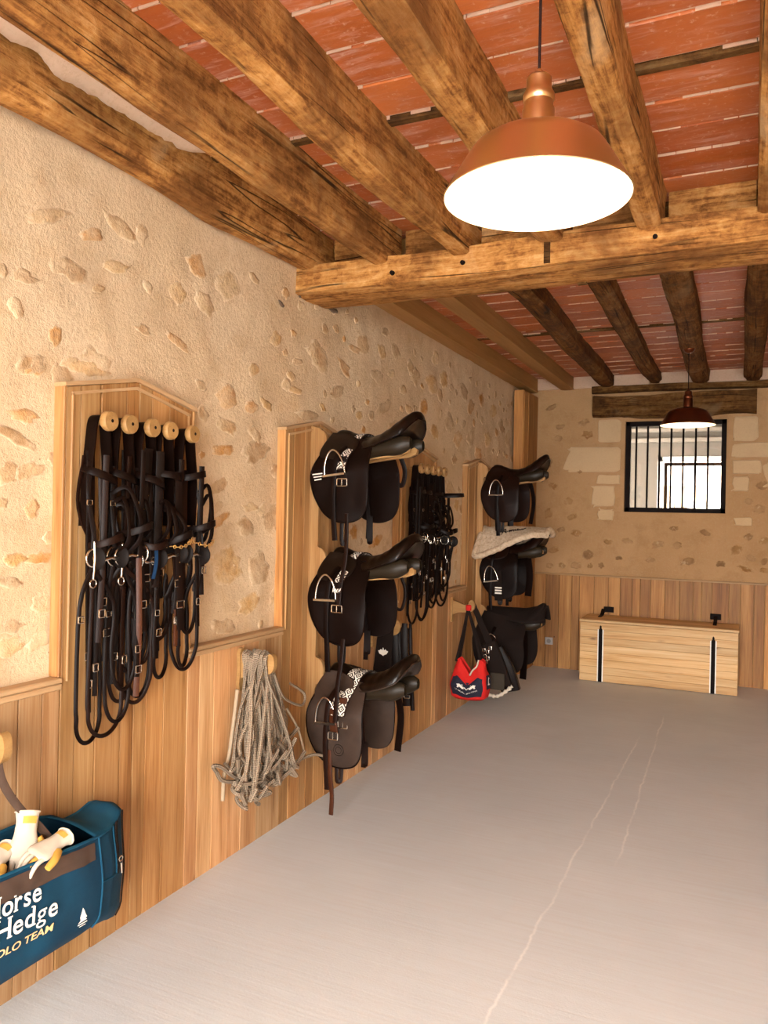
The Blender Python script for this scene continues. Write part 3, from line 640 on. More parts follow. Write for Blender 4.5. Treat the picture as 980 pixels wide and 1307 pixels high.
for k, ys in PEGS.items():
    for j, yy in enumerate(ys):
        z = PZ[k]
        p = obj('peg', MB().lathe([(.013, 0), (.012, .072), (.031, .074), (.0345, .079), (.0345, .094), (.031, .100), (.008, .1005)], (0, yy, z), 'x', 24), M['beechz'], racks[k], smooth=40)
        obj('peg_hole', MB().lathe([(.0065, .1002), (.0055, .1012)], (0, yy + .002, z + .001), 'x', 12), M['black_iron'], p)
PZS = (1.985, 1.372, .765)          # pommel heights
SY = {1: 3.645, 3: 6.45}
for k, yc in SY.items():
    pts = [(0, 1.975)]
    def bump(zc, r, n=10): return [(.060 + r * .62 * math.sin(math.pi * i / n), zc + r * math.cos(math.pi * i / n)) for i in range(n + 1)]
    prof = [(-.002, 2.0), (.055, 1.985)] + bump(1.925, .05) + [(.052, 1.86), (.052, 1.372)] + bump(1.295, .07) + [(.052, 1.20), (.052, .80)] + bump(.725, .068) + [(.052, .63), (.052, .30), (-.002, .27)]
    obj('scroll_board', MB().prism(prof, 'y', yc - .09, yc - .068), M['oak_rack_shaded'], racks[k])
    for z in PZS:
        for s in (-1, 1):
            ex = -.10 if z < 1 and k == 1 else 0
            tp = z - .120; P = [(-.002, tp), (.44 + ex, tp + .004), (.50 + ex, tp + .010), (.53 + ex, tp + .024), (.545 + ex, tp + .012), (.54 + ex, tp - .010), (.50 + ex, tp - .026), (.42 + ex, tp - .034), (.10, tp - .075), (-.002, tp - .14)]
            obj('arm', MB().prism(P, 'y', yc + s * .055 - .014, yc + s * .055 + .014), M['beechz'], racks[k])
# boxed corner post
cp = tag(thing('corner_post', (0, 7.8, 0)), 'tall oak boxed post in the far left corner', 'post')
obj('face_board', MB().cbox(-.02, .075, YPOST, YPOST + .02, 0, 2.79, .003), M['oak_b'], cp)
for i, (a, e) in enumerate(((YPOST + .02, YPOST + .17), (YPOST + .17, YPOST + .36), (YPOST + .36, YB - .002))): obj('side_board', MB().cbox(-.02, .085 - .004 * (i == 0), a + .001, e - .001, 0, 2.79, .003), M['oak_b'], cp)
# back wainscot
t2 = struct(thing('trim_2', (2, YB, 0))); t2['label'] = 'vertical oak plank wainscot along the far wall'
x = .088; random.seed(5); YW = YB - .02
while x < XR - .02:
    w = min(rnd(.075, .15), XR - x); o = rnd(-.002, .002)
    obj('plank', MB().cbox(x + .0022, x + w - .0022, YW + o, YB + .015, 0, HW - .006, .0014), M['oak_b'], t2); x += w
obj('cap_rail', MB().cbox(.086, XR, YW - .010, YB + .02, HW - .006, HW + .012, .003), M['oak_x'], t2)
ot = tag(thing('wall_outlet', (.251, YW, .235)), 'small grey electrical outlet low on the far wainscot', 'outlet')
obj('plate', MB().cbox(.212, .292, YW - .012, YW - .001, .235, .31, .004), M['grey_plastic'], ot)
obj('socket', MB().lathe([(.022, 0), (.021, .003), (.012, .003)], (.252, YW - .0145, .272), 'y', 18), plain('outlet_socket_grey', (.18, .17, .165), .5), ot)  # socket disc in a darker grey than its plate
obj('screw', MB().lathe([(.006, 0), (.005, .004)], (.305, YW - .006, .318), 'y', 10), M['black_iron'], ot)

# ------------------------------------------------------------------ pine chest
X0, X1, YC0, YC1 = .655, 2.03, 7.585, YW - .006
ch = thing('pine_chest', ((X0 + X1) / 2, 7.8, 0), 'low pine chest with black strap hinges under the barred window', 'chest')
nb = 8; hgt = .553
for i in range(nb):
    z0 = .004 + hgt * i / nb; z1 = .004 + hgt * (i + 1) / nb
    obj('front_board', MB().cbox(X0, X1, YC0 + rnd(0, .002), YC0 + .022, z0 + .0005, z1 - .0005, .0018), M['pine'], ch)
for xa in (X0, X1 - .02):
    for i in range(5): obj('end_board', MB().cbox(xa, xa + .02, YC0 + .0225, YC1, .004 + hgt * i / 5, .004 + hgt * (i + 1) / 5 - .001, .002), M['pine'], ch)
obj('back_board', MB().box(X0 + .02, X1 - .02, YC1 - .02, YC1, .004, .55), M['pine'], ch)
ld = obj('lid', MB().cbox(X0 - .006, X1 + .006, YC0 - .006, YC1, .560, .582, .003), M['pine'], ch)
for k in range(3): obj('lid_board', MB().cbox(X0 - .004, X1 + .004, YC0 + .002 + k * .15, YC0 + .002 + (k + 1) * .15 - .002, .582, .5845, .001), M['pine'], ld)
for xs in (.846, 1.828):
    zt = .492 if xs < 1 else .470
    s_ = obj('strap', MB().cbox(xs - .017, xs + .017, YC0 - .009, YC0 - .001, .004, zt, .002), M['black_iron'], ch, label='black iron strap on the chest front')
    obj('strap_tip', MB().prism([(xs - .017, zt), (xs + .017, zt), (xs + .006, zt + .022), (xs + .010, zt + .030), (xs, zt + .044), (xs - .010, zt + .030), (xs - .006, zt + .022)], 'y', YC0 - .008, YC0 - .001), M['black_iron'], s_)
    obj('edge_strip', MB().box(xs - .027, xs + .027, YC0 - .003, YC0 - .0005, .006, zt + .004), M['white_paint'], s_)
    h = obj('hinge', MB().cbox(xs - .048, xs + .048, YW - .020, YW - .004, .61, .665, .003), M['black_iron'], ch, label='black iron hinge plate')
    obj('hinge_strap', MB().prism([(YW - .018, .64), (YW - .022, .61), (YW - .12, .587), (YW - .26, .5855), (YW - .26, .589), (YW - .12, .594), (YW - .035, .645)], 'x', xs - .016 - (.05 if xs < 1 else 0), xs + .016 - (.05 if xs < 1 else 0)), M['black_iron'], h)

# ------------------------------------------------------------------ pendant lamps
def emission(name, c, s):
    m = NT(name); m.b.inputs['Emission Color'].default_value = (*c, 1); m.b.inputs['Emission Strength'].default_value = s; return m.m
M['bulb'] = emission('lit_bulb', (1, .80, .52), 60.0)
def pendant(x, y, zr, ztop, shade_mat, label, rose_z, power, tilt=0):
    t = thing('pendant_lamp', (x, y, zr), label, 'lamp', 'copper pendant lamps')
    prof = [(.198, 0), (.2, .002), (.185, .028), (.165, .062), (.148, .090), (.138, .104), (.120, .116), (.085, .128), (.045, .136), (.034, .140)]
    obj('shade', MB().lathe([(r, zr + h) for r, h in prof], (x, y, 0), n=64, close=False), shade_mat, t, smooth=60)
    inn = [(.1975, .0005), (.182, .028), (.162, .062), (.145, .090), (.135, .102), (.118, .113), (.084, .125), (.044, .133), (.001, .134)]
    obj('shade_lining', MB().lathe([(r, zr + h) for r, h in inn], (x, y, 0), n=64, close=False), M['enamel'], t, smooth=60, fix=False)
    nk = [(.034, .138), (.0345, .19), (.032, .194), (.031, .206), (.0335, .21), (.0335, .222), (.030, .228), (.027, .234), (.0265, .256), (.022, .262), (.012, .266), (.008, .268), (.006, .276), (.0035, .278)]
    obj('neck', MB().lathe([(r, zr + h) for r, h in nk], (x, y, 0), n=36), shade_mat, t, smooth=35)
    obj('cord', MB().tube([(x, y, zr + .272), (x, y, ztop)], .0032, 8), M['cord'], t)
    if rose_z: obj('ceiling_rose', MB().lathe([(.001, rose_z - .045), (.018, rose_z - .043), (.034, rose_z - .032), (.042, rose_z - .015), (.044, rose_z)], (x, y, 0), n=28), M['copper_dark'], t, smooth=50)
    obj('bulb', MB().lathe([(.001, zr + .028), (.018, zr + .032), (.028, zr + .045), (.030, zr + .06), (.024, zr + .08), (.014, zr + .098), (.013, zr + .132)], (x, y, 0), n=20), M['bulb'], t, smooth=60)
    l = bpy.data.lights.new('lamp_light', 'POINT'); l.energy = power; l.color = LAMP_COL; l.shadow_soft_size = .03
    o = bpy.data.objects.new('lamp_light', l); COL.objects.link(o); o.parent = t; o.location = (0, 0, .012)
    return t
pendant(1.649, 1.656, 2.232, 2.775, M['copper'], 'large shining copper pendant lamp hanging in the foreground', 2.772, LAMP_POWER)
pendant(1.655, 6.38, 2.268, 2.87, M['copper_dark'], 'dark copper pendant lamp hanging before the far window', 2.862, LAMP_POWER * .55)

# ------------------------------------------------------------------ tack materials
def leather(name, c, rough=.38, c2=None, bump=.25, scale=160, spec=.5, worn=0.0):
    m = NT(name, rough, spec); v = m.coord(); a = m.noise(v, 6, 4, .6, m.rand(30)); f = m.noise(v, scale, 3, .6)
    c2 = c2 or tuple(q * 1.9 for q in c)
    m.col(m.mix(m.ramp(a, [(.40, 0.0), (.75, 1.0 if worn else .6)]), c, c2)); m.rgh(m.math('ADD', rough - .08, m.math('MULTIPLY', a, .2))); m.bump(f, bump, .0015); return m.m
M['black_leather'] = leather('black_leather', (.0045, .0016, .0009), .42, spec=.10)
M['seat_leather'] = leather('smooth_seat_leather', (.0065, .0030, .0016), .30, spec=.22)
M['suede'] = leather('worn_dark_suede', (.020, .0095, .0052), .62, (.044, .023, .0135), .35, 90, .3, 1)
M['brown_leather'] = leather('brown_leather', (.045, .0115, .0034), .42, (.085, .025, .008), spec=.2)
M['dark_brown'] = leather('dark_brown_leather', (.0085, .0026, .0012), .42, spec=.12)
M['steel'] = plain('stainless_steel', (.72, .66, .58), .22, 1.0)
M['brass'] = plain('brass', (.75, .50, .20), .3, 1.0)
M['rubber'] = plain('black_rubber', (.008, .005, .004), .6, 0, .1)
M['black_cloth'] = leather('black_cloth', (.008, .0035, .0022), .85, (.012, .006, .004), .5, 300, .2)
M['olive_under'] = leather('dark_panel_leather', (.016, .010, .005), .42, spec=.18)
M['white_cloth'] = plain('white_print', (.82, .77, .68), .8)
M['blue_strap'] = plain('blue_web', (.006, .022, .055), .8, 0, .1)
def diamond():
    """woven belt: white nested diamonds on dark leather, laid out along the belt"""
    m = NT('woven_diamond_belt', .75, .25); u = m.n('SeparateXYZ', {'Vector': m.tc.outputs['UV']}); P = .050
    a = m.math('ABSOLUTE', m.math('SUBTRACT', m.math('FRACT', m.math('DIVIDE', u.outputs[0], P)), .5)); b = m.math('ABSOLUTE', m.math('SUBTRACT', u.outputs[1], .5))
    d = m.math('ADD', m.math('MULTIPLY', a, 1.0), m.math('MULTIPLY', b, .95))
    k = m.ramp(d, [(0, 0.0), (.09, 1.0), (.20, 0.0), (.36, 1.0), (.56, 0.0), (.74, 1.0)], 'CONSTANT')
    edge = m.math('GREATER_THAN', b, .44); k = m.math('MULTIPLY', k, m.math('SUBTRACT', 1.0, edge))
    m.col(m.mix(k, (.022, .009, .005), (.80, .74, .64))); m.bump(m.noise(m.coord(), 300, 2), .3, .001); return m.m
M['belt'] = diamond()

def ring(c, r, tr, axis='x', n=18, m=7, sq=None):
    """metal ring (torus) or rectangular buckle when sq=(w,h)"""
    c = Vector(c); pts = []
    if sq:
        w, h = sq; k = 4
        base = []
        for sx, sy, a0 in ((1, 1, 0), (-1, 1, 90), (-1, -1, 180), (1, -1, 270)):
            for i in range(k): a = math.radians(a0 + 90 * i / (k - 1)); base.append((sx * (w / 2 - r) + r * math.cos(a), sy * (h / 2 - r) + r * math.sin(a)))
    else: base = [(r * math.cos(2 * math.pi * i / n), r * math.sin(2 * math.pi * i / n)) for i in range(n)]
    for p, q in base: pts.append(c + {'x': Vector((0, p, q)), 'y': Vector((p, 0, q)), 'z': Vector((p, q, 0))}[axis])
    return MB().tube(pts, tr, m, closed=True)

SEAT = [(.098, -.060, .030, .030), (.104, -.025, .050, .07), (.118, -.006, .062, .10), (.140, .000, .070, .115), (.175, -.004, .076, .105), (.215, -.020, .080, .090), (.265, -.038, .092, .075), (.33, -.042, .122, .068), (.39, -.028, .146, .070), (.44, -.002, .158, .080), (.49, .036, .158, .100), (.53, .066, .148, .112), (.555, .080, .125, .098), (.572, .081, .090, .065), (.582, .070, .050, .030), (.586, .050, .012, .004)]
FLAP = [(.115, -.045), (.085, -.085), (.056, -.145), (.038, -.21), (.034, -.275), (.050, -.345), (.086, -.41), (.130, -.455), (.185, -.482), (.240, -.482), (.285, -.462), (.312, -.42), (.322, -.36), (.322, -.28), (.318, -.20), (.310, -.13), (.295, -.075), (.24, -.060), (.17, -.045)]
FLAP = [(a + .030 + .03 * sstep(.1, .32, a), b) for a, b in FLAP]
SKIRT = [(.13, -.025), (.098, -.07), (.085, -.115), (.095, -.150), (.135, -.165), (.20, -.165), (.255, -.150), (.285, -.115), (.290, -.075), (.25, -.045), (.19, -.028)]
def flap_y(z, off=0.0, spread=.195): return .078 + (spread - .078) * sstep(-.02, -.24, z) + off
def sheet(outline, yf, side, mb, th=.006, rings=6, warp=0.0, seed=0):
    """leather flap: outline in (x,z), bent over the saddle side by yf(z)"""
    P = [Vector((p, q, 0)) for p, q in outline]; P = [Vector((v.x, v.y)) for v in spline([(p, q, 0) for p, q in outline] + [(outline[0][0], outline[0][1], 0)], 3)][:-1]
    n = len(P); c = sum(P, Vector((0, 0))) / n; vs = []; L = [0.03, .3, .55, .78, .93, 1.0][:rings]
    for layer in (0, 1):
        for s in L:
            for p in P:
                q = c + (p - c) * s; y = yf(q.y) + (th if layer == 0 and s < 1 else (th * .55 if layer == 0 else 0)) + warp * noise.noise(Vector((q.x * 7 + seed, q.y * 7, 0)))
                vs.append((q.x, side * y, q.y))
    fs = []; k = len(L)
    for layer in (0, 1):
        o = layer * k * n
        for a in range(k - 1):
            for i in range(n): fs.append((o + a * n + i, o + a * n + (i + 1) % n, o + (a + 1) * n + (i + 1) % n, o + (a + 1) * n + i))
        fs.append(tuple(o + i for i in range(n)))
    for i in range(n): fs.append(((k - 1) * n + i, (k - 1) * n + (i + 1) % n, 2 * k * n - n + (i + 1) % n, 2 * k * n - n + i))
    mb.add(vs, fs); return P
def seat_pt(X, v, lift=0.0):
    z, w, d = interp(SEAT, X); y = w * math.sin(v * math.pi / 2); zz = z - d * (1 - math.cos(v * math.pi / 2)) ** 1.0
    return Vector((X, y, zz + lift))
def xf(mb, dx, dy, dz, sc=1.0):
    mb.v = [(dx + x * sc, dy + y * sc, dz + z * sc) for x, y, z in mb.v]; return mb

def stirrup(mb, tr, x, y, z, tilt=0.0, w=.058, h=.125):
    """iron: arch and tread, hanging in the x-z plane"""
    def T(p, q): c, s = math.cos(tilt), math.sin(tilt); return (x + p * c - q * s, y, z + p * s + q * c)
    arch = [T(-w, -h)] + [T(-w * (1 - .02 * i) * math.cos(math.radians(9 * i)) , -h + h * math.sin(math.radians(9 * i)) ** .85) for i in range(1, 10)] + [T(0, 0)] + [T(w * (1 - .02 * i) * math.cos(math.radians(9 * i)), -h + h * math.sin(math.radians(9 * i)) ** .85) for i in range(9, 0, -1)] + [T(w, -h)]
    mb.tube(arch, .0052, 7)
    a = Vector(T(-w * 1.05, -h)); b = Vector(T(w * 1.05, -h)); tr.strap([a, a.lerp(b, .5), b], .034, .010, (b - a).cross(Vector((0, 1, 0))))
    return mb

def saddle(k, row, label, seat_m, flap_m, opts):
    yc = SY[k] + opts.get('dy', 0); zp = PZS[row] + opts.get('dz', 0)
    t = thing('polo_saddle', (.3, yc, zp - .12), label, 'saddle', 'saddles on the two wooden racks')
    T = lambda mb: xf(mb, opts.get('dx', 0), yc, zp)
    # seat: closed loft (upper skin and underside)
    nU, nV = 44, 23; X0_, X1_ = SEAT[0][0], SEAT[-1][0]
    def fseat(u, v):
        X = lerp(X0_, X1_, u); a = v * 2 * math.pi
        if v <= .5: return seat_pt(X, lerp(-1, 1, v * 2))
        p = seat_pt(X, lerp(1, -1, (v - .5) * 2)); z, w, d = interp(SEAT, X); s = 1 - abs(lerp(1, -1, (v - .5) * 2))
        return Vector((p.x, p.y * .96, z - d - .004 + s * .018))
    se = obj('seat', T(MB().grid(fseat, nU, 2 * nV, closev=True)), seat_m, t, smooth=70)
    pts = [seat_pt(X, s_ * .985, -.002) + Vector((0, s_ * .003, 0)) for s_ in (-1,) for X in [lerp(.13, .582, i / 26) for i in range(27)]]
    pts += [seat_pt(X, .985, -.002) + Vector((0, .003, 0)) for X in [lerp(.582, .13, i / 26) for i in range(27)]]
    obj('piping', T(MB().tube(pts, .0042, 6)), flap_m, se, smooth=60)
    if opts.get('nails', True):
        obj('saddle_nail', T(MB().lathe([(.006, 0), (.004, .004), (.001, .005)], (.112, -.072, -.072), 'y', 10)), M['steel'], se)
        obj('saddle_nail', T(MB().lathe([(.006, 0), (.004, .004), (.001, .005)], (.090, -.088, -.118), 'y', 10)), M['steel'], se)
    # stuffed panels below, rounded rear gusset
    for s in (-1, 1):
        def fp(u, v, s=s):
            X = lerp(.13, .562, u); e = math.sin(math.pi * min(1, max(0, u * .94 + .04))) ** .38; z, w, d = interp(SEAT, min(X, .54)); a = v * 2 * math.pi
            rear = sstep(.6, 1, u)
            return (X, s * (.052 + .22 * w + (.042 + .012 * rear) * e * math.cos(a)), z * .75 - d * .80 - .035 - .018 * rear + (.040 + .034 * rear) * e * math.sin(a))
        obj('panel', T(MB().grid(fp, 18, 14, closev=True)), M['olive_under'], t, smooth=80)
    for s in (-1, 1):
        mb = MB(); sp = opts.get('spread', .19); P = sheet(FLAP, lambda z: flap_y(z, 0, sp), s, mb, warp=.012, seed=k * 5 + row + s)
        fo = obj('flap', T(mb), flap_m, t, smooth=50)
        ol = [(p.x, s * (flap_y(p.y, 0, sp) + .004 + .012 * noise.noise(Vector((p.x * 7 + k * 5 + row + s, p.y * 7, 0)))), p.y) for p in P]; ol = ol[3:-6]
        obj('flap_edge', T(MB().tube(ol, .0038, 6)), M['black_leather'], fo, smooth=60)
        mb = MB(); sheet(SKIRT, lambda z: flap_y(z, .011, sp), s, mb, .006, warp=.004); sk = obj('skirt', T(mb), flap_m if opts.get('suede') else seat_m, t, smooth=50)
        if s < 0 and opts.get('stamp'):
            c = Vector((.255, 0, -.395)); obj('stamp', T(MB().tube([(c.x + .028 * math.cos(a), -(flap_y(c.z, .0085, sp)), c.z + .028 * math.sin(a)) for a in [i * math.pi / 10 for i in range(20)]], .0012, 4, closed=True).tube([(c.x + .016 * math.cos(a), -(flap_y(c.z, .0085, sp)), c.z + .016 * math.sin(a)) for a in [i * math.pi / 10 for i in range(20)]], .001, 4, closed=True)), M['black_leather'], fo)
    sp = opts.get('spread', .19)
    # stirrup irons and leathers
    for s in (-1, 1):
        yo = s * (sp + .022)
        sx, sz, tl = opts.get('iron', (.135, -.135, .05)) if s < 0 else (.19, -.14, 0)
        mb = MB(); tr = MB(); stirrup(mb, tr, sx, yo, sz, tl); 
        io = obj('stirrup_iron', T(mb), M['steel'], t, smooth=60); obj('tread', T(tr), M['steel'], io)
        L = opts.get('leather', -.60)
        pth = [(sx + .03, s * (.095), -.085), (sx + .022, yo * .93, -.15), (sx + .012, yo, -.24), (sx + .008, yo, -.38), (sx + .012, yo * .96, -.50), (sx + .014, yo * .92, L)]
        obj('stirrup_leather', T(MB().strap(spline(pth, 5), .026, .007, (0, s, 0))), opts.get('strap_m', M['black_leather']), t, smooth=40)
        # girth straps showing under the flap
        bx = .225; pth = [(bx, s * .12, -.30), (bx, s * .15, -.45), (bx + .002, s * .155, opts.get('billet', -.575)), (bx + .012, s * .15, opts.get('billet', -.575) - .012), (bx + .020, s * .145, opts.get('billet', -.575)), (bx + .02, s * .14, -.45)]
        obj('girth_strap', T(MB().strap(spline(pth, 5), .020, .005, (-.2 * s, s, 0))), opts.get('strap_m', M['black_leather']), t, smooth=40)
    # woven girth belt over the seat
    for bi, (bx, width, near, far) in enumerate(opts.get('belts', [])):
        path = []; hint = []
        zs = near
        for q in (zs, zs * .82 - .02, -.22, -.16): path.append((bx - .004 * bi, -(flap_y(q, .028, sp)), q)); hint.append((0, -1, .05))
        for v in (-.80, -.5, -.2, .1, .4, .75): p = seat_pt(bx + .012 + .02 * (v + .8), v, .010); path.append((p.x, p.y * 1.05, p.z)); hint.append((0, v * .9, 1))
        path.append((bx + .04, flap_y(far, .028, sp), far)); hint.append((0, 1, .1))
        fine = spline(path, 5); hf = []
        for i in range(len(fine)): a = i / (len(fine) - 1) * (len(hint) - 1); j = min(int(a), len(hint) - 2); hf.append(Vector(hint[j]).lerp(Vector(hint[j + 1]), a - j))
        be = obj('woven_belt', T(MB().strap(fine, width, .005, hf)), M['belt'], t, smooth=40, label='belt with white woven diamonds')
        e = Vector(path[0]); obj('belt_end', T(MB().strap([e + Vector((0, .002, .03)), e + Vector((0, 0, -.02)), e + Vector((.004, .004, -.085))], width * .86, .006, (0, -1, 0))), M['brown_leather'] if opts.get('worn') else M['black_leather'], be, smooth=40)
        obj('buckle', T(ring(e + Vector((.004, -.008, -.10)), .004, .0032, 'y', sq=(width * 1.15, .036)).tube([e + Vector((.004, -.010, -.085)), e + Vector((.004, -.012, -.116))], .0025, 6)), M['steel'], be)
    for nm, pth, w, mt, hint in opts.get('extra', []):
        obj(nm, T(MB().strap(spline(pth, 6), w, .006, hint)), mt, t, smooth=40)
    return t
BL, SL = M['black_leather'], M['seat_leather']
saddle(1, 0, 'black saddle at the top of the near rack, stirrup lines on its flap', SL, BL, dict(belts=[(.245, .050, -.185, -.12)], iron=(.195, -.125, .12), billet=-.58, leather=-.575, nails=True,
    extra=[('hanging_strap', [(.275, -.20, -.44), (.272, -.19, -.56), (.262, -.18, -.68), (.252, -.20, -.78), (.248, -.215, -.90)], .020, M['dark_brown'], (0, -1, 0)), ('rein_loop', [(.385, .16, -.10), (.415, .19, -.20), (.40, .20, -.28), (.37, .20, -.27), (.365, .19, -.2)], .024, BL, (0, -1, 0))]))
saddle(1, 1, 'glossy black saddle in the middle of the near rack with a diamond belt', SL, BL, dict(belts=[(.235, .050, -.20, -.14)], iron=(.170, -.135, .02), leather=-.62, strap_m=M['black_leather'], billet=-.56, dx=.0,
    extra=[('hanging_strap', [(.265, -.19, -.45), (.262, -.2, -.56), (.252, -.21, -.66), (.250, -.22, -.76), (.246, -.225, -.86)], .022, M['dark_brown'], (0, -1, 0)), ('rein_loop', [(.39, .16, -.10), (.43, .19, -.22), (.41, .2, -.33), (.36, .2, -.32)], .016, BL, (0, -1, 0))]))
saddle(1, 2, 'worn dark suede saddle low on the near rack with white diamond belts', M['seat_leather'], M['suede'], dict(belts=[(.232, .046, -.22, -.16), (.275, .046, -.165, -.14)], iron=(.180, -.14, .06), leather=-.60, strap_m=M['dark_brown'], billet=-.555, worn=True, suede=True, stamp=True,
    extra=[('hanging_strap', [(.205, -.20, -.40), (.215, -.205, -.52), (.225, -.2, -.62), (.222, -.2, -.72)], .022, M['brown_leather'], (0, -1, 0)), ('girth_tail', [(.40, .16, -.12), (.43, .17, -.28), (.42, .16, -.47)], .04, BL, (-.25, -1, 0))]))
DB = M['dark_brown']
saddle(3, 0, 'dark brown saddle at the top of the far rack', DB, DB, dict(iron=(.195, -.14, .03), leather=-.56, billet=-.55, spread=.18,
    extra=[('hanging_strap', [(.20, -.19, -.35), (.21, -.18, -.48), (.22, -.19, -.60)], .03, BL, (0, -1, 0)), ('girth_tail', [(.38, .15, -.10), (.42, .17, -.3), (.40, .16, -.5)], .035, BL, (-.25, -1, 0))]))
saddle(3, 1, 'dark saddle under the cream fleece pad, middle of the far rack', DB, BL, dict(iron=(.15, -.22, .15), leather=-.58, billet=-.52, spread=.17, nails=False, dz=-.02,
    extra=[('girth_tail', [(.22, -.19, -.25), (.23, -.19, -.38), (.235, -.19, -.50)], .075, M['black_cloth'], (-.25, -1, 0)), ('girth_tail', [(.39, .12, -.12), (.41, .13, -.3), (.40, .12, -.48)], .06, BL, (-.25, -1, 0))]))
saddle(3, 2, 'black cloth-covered saddle at the bottom of the far rack', M['black_cloth'], M['black_cloth'], dict(iron=(.18, -.18, .1), leather=-.60, billet=-.60, spread=.19, nails=True, dz=-.01,
    extra=[('girth_tail', [(.36, .15, -.10), (.37, .17, -.34), (.36, .16, -.60)], .06, BL, (-.25, -1, 0))]))
cv = [o for o in bpy.data.objects if o.get('label', '').startswith('black cloth-covered')][0]
BIG = [(.09, .0), (.055, -.10), (.03, -.22), (.045, -.36), (.10, -.46), (.20, -.50), (.33, -.50), (.43, -.46), (.465, -.36), (.46, -.22), (.45, -.10), (.36, -.05), (.2, -.02)]
for s in (-1, 1):
    mb = MB(); sheet(BIG, lambda z: flap_y(z, .030, .20), s, mb, .006, warp=.02, seed=9 + s); obj('cloth_cover', xf(mb, 0, SY[3], PZS[2] - .01), M['black_cloth'], cv, smooth=50)
def ctop(u, v):
    X = lerp(.085, .60, u); q = lerp(-1, 1, v); return (X, SY[3] + q * lerp(.10, .17, sstep(0, .7, u)) * (1 - .3 * sstep(.9, 1, u)), PZS[2] + .018 + .035 * sstep(.6, .95, u) - (.10 + .03 * sstep(.5, 1, u)) * abs(q) ** 2.2)
o = obj('cloth_cover', MB().grid(ctop, 24, 20), M['black_cloth'], cv, smooth=80); o.modifiers.new('thickness', 'SOLIDIFY').thickness = .012
# white stitched stripes on the top saddle flap
tp = [o for o in bpy.data.objects if o.get('label', '').startswith('black saddle at the top of the near rack')][0]
fl0 = [c for c in tp.children if c.name.startswith('flap')][0]
for i in range(3):
    z = PZS[0] - .248 - i * .014; obj('stitch_stripe', MB().strap([(.095 + .006 * i, SY[1] - .232, z), (.150 - .002 * i, SY[1] - .232, z + .006)], .0055, .002, (0, -1, 0)), M['white_cloth'], fl0)
mg = [o for o in bpy.data.objects if o.get('label', '').startswith('dark saddle under')][0]
gt = [c for c in mg.children if c.name.startswith('girth_tail')][0]
for i in range(3): obj('stripe', MB().box(.205, .262, SY[3] - .2015, SY[3] - .1985, PZS[1] - .42 - i * .022, PZS[1] - .408 - i * .022), M['white_cloth'], gt)

# ------------------------------------------------------------------ fleece pad on the middle far saddle
def fleece():
    m = NT('cream_fleece', .95, .1); v = m.coord(); a = m.noise(v, 38, 5, .75); b = m.noise(v, 10, 3)
    c = m.ramp(a, [(.3, (.42, .29, .18)), (.5, (.66, .51, .36)), (.7, (.78, .66, .50))]); m.col(m.mix(m.ramp(b, [(.4, 0.0), (.7, .4)]), c, (.50, .36, .24))); m.bump(a, 1.0, .012); return m.m
M['fleece'] = fleece()
yc, zp = SY[3], PZS[1]
fp_ = thing('fleece_saddle_pad', (.3, yc, zp + .02), 'cream fleece pad with dark script lying over the middle far saddle', 'saddle pad')
def pad(u, v, th=0.0):
    X = lerp(.045, .60, u); s = lerp(-1, 1, v); drop = lerp(.235, .045, sstep(0, .95, u)) ; w = lerp(.17, .175, u) * (1 - .35 * sstep(.85, 1, u))
    top = .060 + .012 * math.sin(u * 3.1) + th; z = top - drop * abs(s) ** 1.9; fl = noise.fractal(Vector((X * 22, s * 6, 5)), 1, 2, 3) * .006
    return Vector((X - .035 * abs(s) ** 2 * (1 - u), yc + s * w * (1 + .12 * abs(s)), zp + z + fl))
def padloop(u, v):
    if v <= .5: return pad(u, v * 2, .022)
    return pad(u, 2 - v * 2, 0) 
obj('fleece_top', MB().grid(padloop, 40, 60, closev=True), M['fleece'], fp_, smooth=80)
def edge(s, n=40): return [pad(i / (n - 1), s, .010) for i in range(n)]
rim = edge(0) + [pad(1, q / 10, .010) for q in range(1, 10)] + edge(1)[::-1] + [pad(0, 1 - q / 12, .010) for q in range(1, 12)]
rim = [p + Vector((noise.noise(p * 40) * .005, 0, noise.noise(p * 37) * .005)) for p in rim]
obj('fleece_rim', MB().tube(rim, .026, 8, closed=True), M['fleece'], fp_, smooth=80)
def lining(u, v): p = pad(u, v, -.014); p.y = yc + (p.y - yc) * .98; return p
obj('lining', MB().grid(lining, 24, 24), M['black_cloth'], fp_, smooth=80)
def padp(u, s): p = pad(u, (s + 1) / 2, .0235); return p + Vector((0, -.006, .003))
mb = MB(); us = .34
scr = [(0, -.62), (.02, -.50), (.035, -.42), (.05, -.55), (.065, -.60), (.03, -.53), (.08, -.52), (.095, -.47), (.10, -.57), (.115, -.48), (.12, -.56), (.14, -.47), (.15, -.56), (.165, -.48), (.18, -.55), (.20, -.44), (.205, -.55), (.225, -.49), (.235, -.55), (.255, -.47), (.265, -.53), (.30, -.42)]
mb.tube(spline([padp(us + p * 1.15, q) for p, q in scr], 5), .0035, 5)
obj('script_lettering', mb, M['dark_brown'], fp_, label='dark cursive embroidery')

